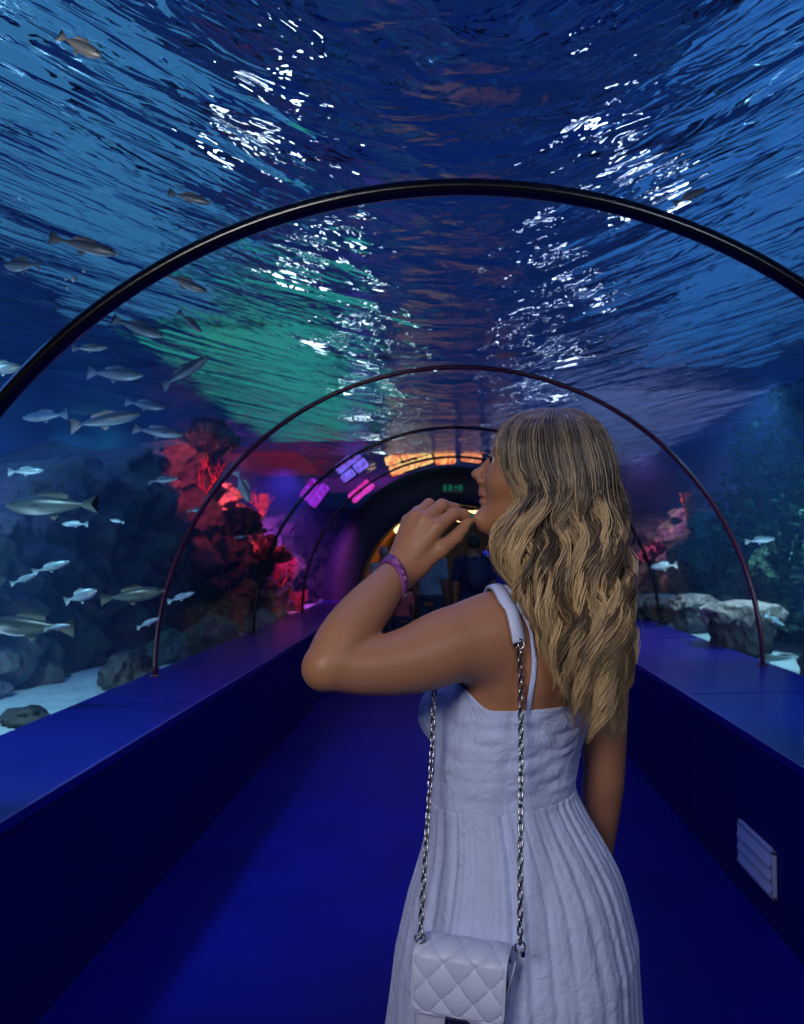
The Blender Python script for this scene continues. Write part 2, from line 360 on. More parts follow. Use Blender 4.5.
bm.faces.new(A[::-1]); bm.faces.new(B_); bmesh.ops.recalc_face_normals(bm, faces=bm.faces[:])
o = obj('tank_water', bm, m_haze, None, False); tag(o, 'clear blue water filling the tank around the vault', 'water', kind='stuff')

# glowing panels added over the tank to colour patches of the water surface
def panel(x0, x1, y0, y1, z, col, st, label, rz=0):
    t = empty('added_glow_panel', ((x0 + x1) / 2, (y0 + y1) / 2, z), rz); tag(t, label, 'light panel', 'added glow panels over the tank')
    bm = bmesh.new(); box(bm, (0, 0, .06), (x1 - x0 + .1, y1 - y0 + .1, .08), .01); obj('housing', bm, m_ring, t)
    bm = bmesh.new(); nx, ny = 3, max(2, int((y1 - y0) / 1.2)); 
    for i in range(nx):
        for j in range(ny):
            wx, wy = (x1 - x0) / nx, (y1 - y0) / ny
            box(bm, (-(x1 - x0) / 2 + (i + .5) * wx, -(y1 - y0) / 2 + (j + .5) * wy, 0), (wx * .96, wy * .96, .04), .01)
    obj('diffuser', bm, emis('panel_light', col, st), t, False)
panel(-3.1, -1.75, 3.2, 7.3, 5.8, (.10, .42, .85), .62, 'added cyan glow panel over the left side of the tank, nearest on that side')
panel(-2.75, -1.2, 7.5, 13.2, 5.8, (.05, .60, .47), .78, 'added teal green glow panel over the left side of the tank')
panel(-4.1, -2.6, 14.2, 18.0, 5.8, (.8, .04, .08), .5, 'added red glow panel over the left side of the tank')
panel(-3.4, -1.2, 18.6, 22.5, 5.8, (.5, .06, .7), .6, 'added purple glow panel over the far left of the tank')
panel(1.75, 3.3, 3.4, 9.0, 5.8, (.07, .32, .95), .6, 'added blue glow panel over the right side of the tank, nearest on that side')
panel(1.6, 3.8, 10.0, 17.0, 5.8, (.25, .32, .8), .6, 'added pale violet blue glow panel over the right side of the tank')
panel(-.8, .8, 13.0, 22, 5.8, (.05, .07, .32), .5, 'added dim indigo glow panel over the middle of the tank')
ORD = ('nearest', 'second', 'third', 'fourth', 'fifth', 'sixth', 'last')
def tubes(x, ys, z, col, st, side, ln=.34, r=.026):
    for k, y in enumerate(ys):
        t = empty('tube_lamp', (x + random.uniform(-.04, .04), y, z)); tag(t, '%s white tube lamp glittering through the water, in the row %s' % (ORD[k], side), 'tube lamp', 'tube lamps over the water ' + side)
        bm = bmesh.new(); tube(bm, [(0, -ln / 2, 0), (0, ln / 2, 0)], r, 8); obj('tube', bm, emis_cache(col, st), t)
        bm = bmesh.new(); box(bm, (0, 0, .055), (.1, ln * 1.1, .05), .01); box(bm, (0, 0, (5.84 - z + .08) / 2), (.02, .02, 5.84 - z - .07)); obj('housing', bm, m_ring, t)
_ec = {}
def emis_cache(c, s):
    if (c, s) not in _ec: _ec[(c, s)] = emis('tube_light', c, s)
    return _ec[(c, s)]
tubes(-1.05, [4.6, 6.2, 7.8, 9.4, 11, 12.6, 14.2], 5.4, (.85, .95, 1), 16, 'left of the tunnel')
tubes(1.15, [5.2, 6.8, 8.4, 10, 11.6, 13.2, 14.8], 5.4, (.7, .75, 1), 14, 'right of the tunnel')

# air vent low on the right wall
m_vent = mat('vent_white', (.42, .48, .72), .45)
t = empty('wall_vent', (HWR, 3.14, .215)); tag(t, 'white louvred air vent low on the right blue wall', 'vent')
bm = bmesh.new()
for z in (-.0835, .0835): box(bm, (-.008, 0, z), (.016, .37, .017), .003)
for y in (-.176, .176): box(bm, (-.008, y, 0), (.016, .018, .184), .003)
obj('vent_frame', bm, m_vent, t)
for k in range(3):
    bm = bmesh.new(); box(bm, (0, 0, 0), (.006, .336, .050), .002, Matrix.Rotation(math.radians(24), 3, 'Y')); bmesh.ops.translate(bm, vec=(-.014, 0, -.05 + k * .05), verts=bm.verts[:]); obj('slat', bm, m_vent, t)
bm = bmesh.new(); box(bm, (-.0015, 0, 0), (.003, .34, .155)); obj('backing', bm, mat('vent_dark', (.02, .02, .08), .7), t)
# ================================================================== reef, corals, fish
def noisemix(name, cols, scale, rough=.85, bump=1, bdist=.045):
    m = bpy.data.materials.new(name); m.use_nodes = True; nt = m.node_tree; B = nt.nodes['Principled BSDF']; B.inputs['Roughness'].default_value = rough
    tc = node(nt, 'ShaderNodeTexCoord'); nz = node(nt, 'ShaderNodeTexNoise', Scale=scale, Detail=6, Roughness=.65); cr = node(nt, 'ShaderNodeValToRGB')
    nt.links.new(tc.outputs['Object'], nz.inputs['Vector']); nt.links.new(nz.outputs[0], cr.inputs[0]); nt.links.new(cr.outputs[0], B.inputs['Base Color'])
    e = cr.color_ramp.elements; n = len(cols)
    while len(e) < n: e.new(.5)
    for i, c in enumerate(cols): e[i].position = .32 + .36 * i / (n - 1); e[i].color = (*c, 1)
    vo = node(nt, 'ShaderNodeTexVoronoi', Scale=scale * 5); nt.links.new(tc.outputs['Object'], vo.inputs['Vector'])
    b = node(nt, 'ShaderNodeBump', Strength=bump, Distance=bdist); nt.links.new(vo.outputs[0], b.inputs['Height']); nt.links.new(b.outputs[0], B.inputs['Normal']); return m
m_reefL = noisemix('reef_rock', [(.01, .015, .03), (.03, .04, .06), (.08, .07, .09), (.05, .10, .07), (.16, .13, .14)], 2.2)
m_reefR = noisemix('reef_rock_green', [(.01, .03, .05), (.02, .08, .07), (.05, .14, .09), (.05, .07, .13), (.12, .22, .15)], 2.4)
def reef(side, e0, tops, label, m, seed):
    v, f = [], []; ys = np.arange(2.6, 18, .045); nt_, nf = 56, 16
    for y in ys:
        T = float(np.interp(y, [p[0] for p in tops], [p[1] for p in tops])); E_ = float(np.interp(y, [p[0] for p in e0], [p[1] for p in e0]))
        T += .3 * mnoise.noise(Vector((seed, y * .9, 0))); T = min(T, WZ - .12)
        for k in range(nt_ + nf):
            if k < nt_:
                t = k / (nt_ - 1); z = .45 + (T - .45) * t; x = E_ + .05 + .35 * t ** 1.7
            else:
                t = (k - nt_ + 1) / nf; z = T + .02 * t; x = E_ + .4 + (WX - .02 - E_ - .4) * t
            p = Vector((x * 1.0, y, z)); q = p + Vector((seed * 3, 0, 0))
            d = (abs(mnoise.noise(q * 1.1)) * .5 + abs(mnoise.noise(q * 2.7)) * .28 + mnoise.noise(q * 7) * .09 + abs(mnoise.noise(q * 5 + Vector((4, 4, 4)))) * .16)
            k2 = min(1, (k + .5) / 6)
            x2 = x + (.25 - d * 1.0) * k2; z2 = z + (mnoise.noise(q * 2.1 + Vector((9, 9, 9))) * .16 + mnoise.noise(q * 6) * .05) * k2
            x2 = min(max(x2, R_TUB + CX + .12 if z2 < 1.6 else (2.0 if z2 < 1.9 else 1.9)), WX - .01)
            if k == nt_ + nf - 1: x2 = WX - .01
            v.append((side * x2, y, min(z2, WZ - .06)))
    n = nt_ + nf
    for j in range(len(ys) - 1):
        for i in range(n - 1):
            p = j * n + i; q_ = (p, p + 1, p + n + 1, p + n); f.append(q_ if side < 0 else q_[::-1])
    o = pymesh('reef_rockwork', v, f, m); tag(o, label, 'reef'); return o
reef(-1, [(2.6, 2.75), (4.5, 2.55), (6.2, 2.6), (7.5, 2.35), (12, 2.3), (18, 2.3)], [(2.6, 1.5), (4.2, 1.75), (5.6, 1.85), (7.4, 2.45), (9.5, 2.35), (11, 1.9), (18, 2.2)], 'dark craggy rockwork rising along the left side of the tank', m_reefL, 1.3)
reef(1, [(2.6, 3.0), (4.5, 2.75), (6.5, 2.75), (8.5, 2.6), (12, 2.5), (18, 2.4)], [(2.6, 2.0), (4.5, 2.5), (6.8, 2.45), (8, 1.9), (10, 1.7), (18, 2.1)], 'green tinged craggy rockwork rising along the right side of the tank', m_reefR, 5.7)

from mathutils.bvhtree import BVHTree
_bv = {}
for o_ in [o for o in bpy.data.objects if o.name.startswith('reef_rockwork')]:
    _bv[o_.name] = BVHTree.FromPolygons([v_.co.copy() for v_ in o_.data.vertices], [tuple(p_.vertices) for p_ in o_.data.polygons])
def rock(loc, size, label, m, seed=0, flat=False, cat='rock', name='reef_rock', grp=None, sub=4):
    bm = bmesh.new(); bmesh.ops.create_icosphere(bm, subdivisions=sub, radius=1)
    for vv in bm.verts:
        p = vv.co.copy(); q = p + Vector((seed * 1.7, seed, 0)); d = 1 + .38 * mnoise.noise(q * 1.3) + .2 * mnoise.noise(q * 3) + .07 * mnoise.noise(q * 8)
        vv.co = Vector((p.x * d * size[0], p.y * d * size[1], max(p.z * d, -.75) * size[2]))
        if flat and vv.co.z > size[2] * .45: vv.co.z = size[2] * .45 + (vv.co.z - size[2] * .45) * .15
    o = obj(name, bm, m); o.location = loc; tag(o, label, cat, grp); return o
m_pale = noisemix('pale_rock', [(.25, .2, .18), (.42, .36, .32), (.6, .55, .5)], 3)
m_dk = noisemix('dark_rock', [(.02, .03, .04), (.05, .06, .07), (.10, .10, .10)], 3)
def slab_rock(px, py, d, w_, h_, label, seed):
    """dark boulder with a pale flat cap lying on it"""
    c = U(px, py, d); g = sandz(c.x, d)
    t = empty('capped_rock', (c.x, d, g)); tag(t, label, 'rock', 'capped rocks on the sand')
    b = rock((0, 0, h_ * .42), (w_ * .42, w_ * .38, h_ * .5), '', m_dk, seed); b.name = 'boulder'; b.parent = t
    for k in list(b.keys()): del b[k]
    bm = bmesh.new(); bmesh.ops.create_icosphere(bm, subdivisions=4, radius=1)
    for vv in bm.verts:
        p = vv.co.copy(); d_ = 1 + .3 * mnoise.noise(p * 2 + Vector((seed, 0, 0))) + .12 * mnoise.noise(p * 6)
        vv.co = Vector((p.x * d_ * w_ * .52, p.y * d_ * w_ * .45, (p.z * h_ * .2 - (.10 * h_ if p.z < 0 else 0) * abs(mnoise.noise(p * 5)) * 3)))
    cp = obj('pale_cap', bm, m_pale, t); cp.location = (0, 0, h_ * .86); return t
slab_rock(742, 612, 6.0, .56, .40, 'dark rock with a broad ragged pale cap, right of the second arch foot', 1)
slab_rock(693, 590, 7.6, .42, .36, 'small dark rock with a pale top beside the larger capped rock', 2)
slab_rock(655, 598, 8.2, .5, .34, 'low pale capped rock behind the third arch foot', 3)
for i, (px, d, sz, lab) in enumerate([(60, 3.75, .16, 'small dark stone lying alone on the pale sand strip'), (190, 6.1, .3, 'greenish boulder at the foot of the reef by the second arch'),
        (230, 7.2, .34, 'mossy boulder between the second and third arch ribs'), (120, 5.2, .26, 'rough dark boulder at the edge of the sand strip'), (290, 8.9, .26, 'pinkish boulder near the third arch foot on the left')]):
    s_ = sandz(-2.3, d); x = -(1.95 + sz * .62) if i else -2.12
    if i == 0: d = 3.95
    rock((x - .0, d, s_ + sz * .22), (sz * .62, sz * .8, sz * .55 if i else sz * .35), lab, [m_dk, m_reefR, m_reefR, m_dk, m_pale][i], i + 3, grp='boulders on the left sand')
for i, (x, d, sz, lab, m) in enumerate([(2.35, 5.0, .26, 'dark rough rock low on the right sand beside the glass', m_dk), (2.55, 6.9, .3, 'blue grey rock behind the capped rock on the right', m_dk), (2.3, 9.3, .22, 'reddish stone far along the right sand', noisemix('red_rock', [(.3, .02, .05), (.5, .08, .12)], 3))]):
    rock((x, d, sandz(x, d) + sz * .25), (sz * .7, sz, sz * .7), lab, m, i + 11, grp='boulders on the right sand')

m_brain = noisemix('coral_brown', [(.12, .09, .06), (.22, .18, .12)], 6); m_cg = noisemix('coral_green', [(.04, .12, .08), (.10, .24, .13)], 5)
m_cr = noisemix('coral_red', [(.45, .05, .07), (.7, .15, .14)], 6); m_cp = noisemix('coral_pink', [(.35, .15, .3), (.6, .35, .45)], 7); m_cw = noisemix('coral_cream', [(.35, .33, .25), (.55, .5, .4)], 8)
m_co = noisemix('coral_orange', [(.5, .15, .05), (.75, .3, .12)], 6)
def branch_coral(loc, h, label, m, seed, lean=(0, 0, 1), n0=7, depth=3, spread=.7):
    rnd = random.Random(seed); bm = bmesh.new()
    def grow(p, d, L, r, k):
        pts, rr = [p], [r]
        for i in range(4):
            d = (d + Vector((rnd.uniform(-.25, .25), rnd.uniform(-.25, .25), rnd.uniform(-.05, .25)))).normalized(); p = p + d * L / 4; pts.append(p); rr.append(r * (1 - .12 * (i + 1)))
        tube(bm, pts, rr, 5)
        if k > 0:
            for _ in range(2 if k < depth else 3):
                q = (d + Vector((rnd.uniform(-1, 1), rnd.uniform(-1, 1), rnd.uniform(-.2, .6))) * spread).normalized(); grow(pts[-1] - d * r * .5, q, L * rnd.uniform(.6, .85), r * .62, k - 1)
    for i in range(n0):
        a = i * 2 * PI / n0 + rnd.random(); grow(Vector((0, 0, -.03)), (Vector(lean) + Vector((math.cos(a), math.sin(a), 0)) * rnd.uniform(.2, .8)).normalized(), h * .36, h * .034, depth)
    o = obj('branching_coral', bm, m); o.location = loc; tag(o, label, 'coral', 'corals on the reef'); return o
def tuft_coral(loc, r, label, m, seed, name='leafy_coral'):
    rnd = random.Random(seed); bm = bmesh.new()
    for i in range(26):
        a = rnd.uniform(0, 2 * PI); e = rnd.uniform(.1, 1.4); d = Vector((math.cos(a) * math.cos(e), math.sin(a) * math.cos(e), math.sin(e)))
        n = d.orthogonal().normalized(); w_ = r * rnd.uniform(.25, .45)
        mid = d * r * .55; A = []
        for j, (t, ww) in enumerate(((.1, .25), (.5, .9), (.85, 1), (1.05, .5))):
            c = d * r * t + Vector((0, 0, .06 * r * math.sin(t * 6 + i))); s_ = d.cross(n)
            A.append([bm.verts.new(c + n * w_ * ww * q + s_ * r * .08 * math.cos(q * 5 + i)) for q in (-1, -.5, 0, .5, 1)])
        for j in range(3):
            for k in range(4): bm.faces.new((A[j][k], A[j][k + 1], A[j + 1][k + 1], A[j + 1][k]))
    bmesh.ops.solidify(bm, geom=bm.faces[:], thickness=r * .03)
    o = obj(name, bm, m); o.location = loc; tag(o, label, 'coral', 'corals on the reef'); return o
def on(px, py, d, dz=0):
    # root the coral where the sight line meets the rockwork, else on the nearest rock
    c0 = Vector((0, 0, CAMZ)); r_ = (U(px, py + 14, d) - c0).normalized(); best = None
    for b_ in _bv.values():
        h = b_.ray_cast(c0, r_)
        if h[0] is not None and (best is None or h[3] < best[1]): best = (h[0], h[3])
    if best is None or abs(best[0].y - d) > 3.5:
        best = min(((b_.find_nearest(U(px, py, d))) for b_ in _bv.values()), key=lambda q: q[3]); best = (best[0], 0)
    return best[0] + r_ * .03
branch_coral(on(40, 500, 5.0), .34, 'branching brown coral on top of the dark reef at far left', m_brain, 1)
branch_coral(on(130, 520, 5.6), .32, 'spiky green brown coral above the boulder by the sand', m_cg, 2)
branch_coral(on(175, 560, 6.2), .36, 'tall olive branching coral near the second arch foot', m_brain, 3)
branch_coral(on(300, 600, 8.4), .4, 'bright red branching coral left of the portal', m_cr, 4, n0=9)
branch_coral(on(278, 575, 8.2), .42, 'red bushy coral lit strongly behind the third arch', m_cr, 5, n0=10, depth=4)
branch_coral(on(205, 480, 7.2), .5, 'red coral spreading high on the reef by the second arch', m_cr, 6, n0=9)
tuft_coral(on(240, 520, 7.6), .3, 'dark green leafy coral between the second and third arches', m_cg, 7)
tuft_coral(on(205, 600, 6.8), .26, 'olive leafy coral low beside the second arch rib', m_cg, 8)
tuft_coral(on(250, 420, 8.2), .34, 'dark green leafy coral high on the reef under the water surface', m_cg, 9)
tuft_coral(on(325, 520, 10.2), .3, 'purple lit leafy coral close to the portal', m_cp, 10)
branch_coral(on(318, 470, 10.5), .36, 'magenta lit branching coral high beside the portal', m_cp, 11)
branch_coral(on(340, 570, 11.0), .36, 'red branching coral just left of the portal ring', m_cr, 12)
branch_coral(on(250, 640, 7.8), .14, 'tiny cream coral at the third arch foot', m_cw, 13)
branch_coral(on(690, 560, 7.9), .36, 'pinkish fan shaped coral above the small capped rock', m_cp, 14, n0=11, depth=4)
tuft_coral(on(735, 555, 6.8), .2, 'flat green leafy coral over the capped rock', m_cg, 15)
tuft_coral(on(770, 470, 6.0), .34, 'green leafy coral high on the right reef', m_cg, 16)
tuft_coral(on(790, 560, 5.6), .32, 'blue green leafy coral at the right edge of the view', m_cg, 17)
tuft_coral(on(745, 400, 6.8), .32, 'green leafy coral on the reef near the arch curve at right', m_cg, 18)
tuft_coral(on(720, 480, 7.2), .26, 'olive leafy coral behind the dark red arch on the right', m_brain, 19)
branch_coral(on(650, 500, 9.6), .42, 'orange pink coral beside the blonde hair', m_co, 20, n0=9)
branch_coral(on(668, 455, 9.6), .36, 'violet branching coral high right of the blonde head', m_cp, 21)
tuft_coral(on(655, 545, 9.0), .22, 'violet leafy coral behind the third arch on the right', m_cp, 22)
for i, (px, py, d, r, m, lab) in enumerate([(268, 640, 8.3, .10, m_cw, 'pale round stone by the third arch foot on the left'), (292, 628, 9.2, .11, m_cw, 'cream rounded stone beside the ledge far along on the left'), (285, 640, 8.9, .09, m_cr, 'red rounded stone beside the ledge far along on the left'), (305, 612, 9.8, .12, m_pale, 'pinkish pale stone near the portal on the left')]):
    c = U(px, py, d); rock((-(2.0 + r * 1.2), d, sandz(-2.1, d) + r * .5), (r, r, r * .8), lab, m, i + 30, grp='small stones along the left glass', sub=3)

# algae tufts over the right reef: uncountable growth
rnd = random.Random(3); bm = bmesh.new()
dg = None
for i in range(2600):
    y = rnd.uniform(4.3, 8.2); z = rnd.uniform(.75, 2.6); x = 2.72 + .35 * ((z - .45) / 2) ** 1.7 + rnd.uniform(-.22, .12)
    c = Vector((x, y, z)); r = rnd.uniform(.03, .085)
    d = Vector((-1, rnd.uniform(-.9, .4), rnd.uniform(-.2, 1))).normalized(); n = d.cross(Vector((rnd.uniform(-1, 1), rnd.uniform(-1, 1), 1))).normalized()
    a = [bm.verts.new(c - n * r * .3), bm.verts.new(c + n * r * .3), bm.verts.new(c + d * r + n * r * .6 + Vector((0, 0, r * .2))), bm.verts.new(c + d * r * 1.5), bm.verts.new(c + d * r - n * r * .6)]
    bm.faces.new(a)
bmesh.ops.solidify(bm, geom=bm.faces[:], thickness=.004)
o = obj('algae', bm, noisemix('algae_green', [(.03, .13, .10), (.08, .28, .18), (.2, .45, .28)], 4)); tag(o, 'green algae growing thickly over the right rockwork', 'algae', kind='stuff')

# ---- fish
def fishmat(name, top, bot):
    m = bpy.data.materials.new(name); m.use_nodes = True; nt = m.node_tree; B = nt.nodes['Principled BSDF']; B.inputs['Roughness'].default_value = .35; B.inputs['Metallic'].default_value = .25
    tc = node(nt, 'ShaderNodeTexCoord'); sp = node(nt, 'ShaderNodeSeparateXYZ'); cr = node(nt, 'ShaderNodeValToRGB'); nt.links.new(tc.outputs['Generated'], sp.inputs[0]); nt.links.new(sp.outputs[2], cr.inputs[0])
    cr.color_ramp.elements[0].position = .35; cr.color_ramp.elements[0].color = (*bot, 1); cr.color_ramp.elements[1].position = .7; cr.color_ramp.elements[1].color = (*top, 1)
    nt.links.new(cr.outputs[0], B.inputs['Base Color']); return m
m_f = {'silver': fishmat('fish_silver', (.14, .24, .32), (.45, .58, .66)), 'grey': fishmat('fish_grey', (.14, .20, .26), (.42, .5, .58)), 'yellow': fishmat('fish_olive', (.02, .03, .035), (.12, .14, .13)), 'white': fishmat('fish_white', (.3, .38, .42), (1, .95, .85))}
m_eye = mat('fish_eye', (.005, .005, .008), .1)
def fish_proto(kind, deep, wide, fork, humps=1):
    """unit length fish, nose towards +x"""
    N, K = 18, 12; bm = bmesh.new(); rings = []
    for i in range(N + 1):
        t = i / N; x = .5 - t * .86; h = deep * (math.sin(PI * min(1, t * 1.03 + .0)) ** .62 * (1 - .45 * t) if t < .97 else .12) ; h = max(h, deep * .16 if t > .5 else .001); ww = max(wide * math.sin(PI * min(1, .06 + t * .94)) ** .7 * (1 - .4 * t), .004 if t > .1 else .002)
        rings.append([bm.verts.new((x, math.cos(a) * ww, math.sin(a) * h * (1.08 if math.sin(a) < 0 else 1))) for a in [k * 2 * PI / K for k in range(K)]])
    for i in range(N):
        for k in range(K): bm.faces.new((rings[i][k], rings[i][(k + 1) % K], rings[i + 1][(k + 1) % K], rings[i + 1][k]))
    bm.faces.new(rings[0]); bm.faces.new(rings[-1][::-1])
    body = obj('fish', bm, m_f[kind])
    def fin(name, pts, y=0, tilt=0):
        bm = bmesh.new(); bm.faces.new([bm.verts.new((p[0], y + tilt * abs(p[1]), p[1])) for p in pts]); bmesh.ops.triangulate(bm, faces=bm.faces[:]); bmesh.ops.solidify(bm, geom=bm.faces[:], thickness=.006); return obj(name, bm, m_f[kind], body, False)
    fin('tail_fin', [(-.33, .03), (-.5, deep * fork), (-.42, 0), (-.5, -deep * fork), (-.33, -.03)])
    fin('dorsal_fin', [(.16, deep * .86), (.05, deep * 1.25), (-.1, deep * 1.02), (-.18, deep * .8), (-.18, deep * .5), (.16, deep * .7)])
    fin('pelvic_fin', [(.06, -deep * .8), (-.02, -deep * 1.3), (-.1, -deep * .7)])
    for s in (-1, 1):
        bm = bmesh.new(); bmesh.ops.create_uvsphere(bm, u_segments=10, v_segments=6, radius=.016); e = obj('eye', bm, m_eye, body); e.location = (.405, s * wide * .62, deep * .22)
        fin('pectoral_fin', [(.2, -.01), (.1, -.05), (.06, -.02), (.14, .01)], s * wide * .95, 0)
    return body
protos = {'slim': fish_proto('silver', .115, .07, 1.1), 'slimgrey': fish_proto('grey', .12, .075, 1.0), 'oval': fish_proto('silver', .2, .08, .8), 'big': fish_proto('yellow', .13, .09, .8), 'white': fish_proto('white', .17, .1, .9)}
used_proto = set()
def place_fish(kind, px, py, d, ln, ang, yaw, label, grp='fish swimming left of the tunnel'):
    p = protos[kind]
    if kind in used_proto:
        r = p.copy(); COL.objects.link(r)
        for ch in list(p.children):
            c = ch.copy(); COL.objects.link(c); c.parent = r
    else: r = p; used_proto.add(kind)
    while U(px, py, d).z > WZ - .10 - ln * d / FPX * .2: d *= .98
    r.location = U(px, py, d); L = ln * d / FPX; r.scale = (L, L, L); r.rotation_euler = (0, -math.radians(ang), math.radians(yaw))
    tag(r, label, 'fish', grp)
FISH = [ # kind, px, py, depth, length px, tilt deg (nose up), yaw, label
 ('white', 80, 46, 2.9, 48, -28, 0, 'pale fish with a white belly at the top left corner'),
 ('oval', 22, 265, 3.6, 38, 2, 175, 'small oval silver fish left of the black arch, above its bubbles'),
 ('slimgrey', 84, 246, 3.9, 66, -12, 10, 'long grey fish under the surface, just above the black arch'),
 ('slim', 90, 348, 4.0, 34, 3, 10, 'slim silver fish tight under the black arch at left'),
 ('oval', 3, 368, 3.4, 34, 5, 12, 'silver fish cut by the left edge of the picture under the arch'),
 ('slimgrey', 138, 328, 4.4, 54, -20, 0, 'thin fish slanting down below the black arch'),
 ('slimgrey', 190, 322, 5.2, 34, -42, -10, 'small dark fish diving steeply beside the reef top'),
 ('slimgrey', 115, 374, 4.4, 62, -6, -10, 'long dim fish in open water below the arch'),
 ('slimgrey', 185, 372, 5.6, 56, 32, 0, 'grey fish slanting upwards close to the reef'),
 ('slim', 105, 420, 4.3, 68, 12, 15, 'large speckled silver fish level with the red coral'),
 ('slim', 45, 416, 4.6, 50, -2, 170, 'thin pale fish in front of the large speckled fish'),
 ('slimgrey', 145, 405, 5.3, 40, -10, 0, 'grey fish behind the large speckled fish'),
 ('slimgrey', 158, 432, 5.2, 50, -8, 5, 'dim grey fish over the reef edge left of the red coral'),
 ('slim', 26, 471, 3.9, 36, 2, 0, 'silver fish over the brown branching coral'),
 ('big', 52, 505, 4.0, 92, 0, 180, 'big dim fish low over the reef at left'),
 ('slim', 75, 524, 3.6, 27, 2, 175, 'little bright silver fish under the big dim fish'),
 ('slim', 117, 521, 4.0, 16, 12, 170, 'tiny silver fish right of the little bright one'),
 ('slim', 24, 579, 3.4, 28, 20, 5, 'silver fish following nose to tail, lower left one'),
 ('slim', 51, 567, 3.5, 38, 16, 5, 'silver fish leading the slanting twosome at left'),
 ('oval', 81, 596, 3.5, 33, 18, 5, 'plump silver fish between the twosome and the olive fish'),
 ('big', 30, 626, 3.7, 92, 3, 175, 'big olive fish with pale belly low at the left edge'),
 ('slim', 57, 627, 3.3, 26, 8, 5, 'small silver fish overlapping the big olive fish'),
 ('big', 133, 595, 4.3, 62, 6, 8, 'olive fish with pale belly left of the second arch'),
 ('slim', 148, 623, 4.0, 24, 24, 8, 'small silver fish just above the ledge by the second arch'),
 ('slim', 181, 597, 4.6, 28, 18, 5, 'silver fish right of the second arch foot'),
 ('slimgrey', 163, 480, 5.2, 30, 6, 0, 'small grey fish at the red coral edge'),
 ('slim', 196, 510, 5.2, 18, 6, 0, 'tiny silver fish inside the curve of the second arch'),
 ('slimgrey', 190, 198, 4.2, 42, -12, 10, 'dim fish seen against the bright cyan surface'),
 ('slimgrey', 185, 283, 4.5, 48, -22, 10, 'dim fish half hidden behind the black arch'),
 ('white', 243, 487, 6.6, 34, -68, 0, 'pale fish pointing straight down by the dark green coral'),
 ('slim', 240, 537, 6.4, 11, 8, 0, 'tiny pale fish deep between two arch ribs'),
]
for a in FISH: place_fish(*a)
RF = [('slimgrey', 690, 196, 4.6, 36, 25, 0, 'dim fish right of the glitter above the black arch'),
 ('white', 664, 566, 7.0, 26, -4, 175, 'pale flat fish beside the third arch on the right'),
 ('slimgrey', 760, 540, 5.0, 30, 5, 0, 'grey fish in front of the right rockwork'),
 ('slim', 775, 620, 4.9, 22, -30, 0, 'small silver fish near the sand on the right')]
for a in RF: place_fish(*a, grp='fish swimming right of the tunnel')

for i, (px, py, r) in enumerate(((66, 279, 1.6), (74, 279, 3.0), (84, 271, 2.0), (68, 288, 1.8))):
    bm = bmesh.new(); bmesh.ops.create_icosphere(bm, subdivisions=2, radius=r * 3.8 / FPX); o = obj('air_bubble', bm, m_bub if i else (m_bub := mat('bubble_white', (.8, .9, 1), .1))); o.location = U(px, py, 3.8)
    tag(o, ('small pale air bubble, leftmost of the four under the oval fish', 'brightest and largest of the four air bubbles', 'small air bubble at the upper right of the four', 'lowest of the four pale air bubbles')[i], 'bubble', 'air bubbles left of the arch')
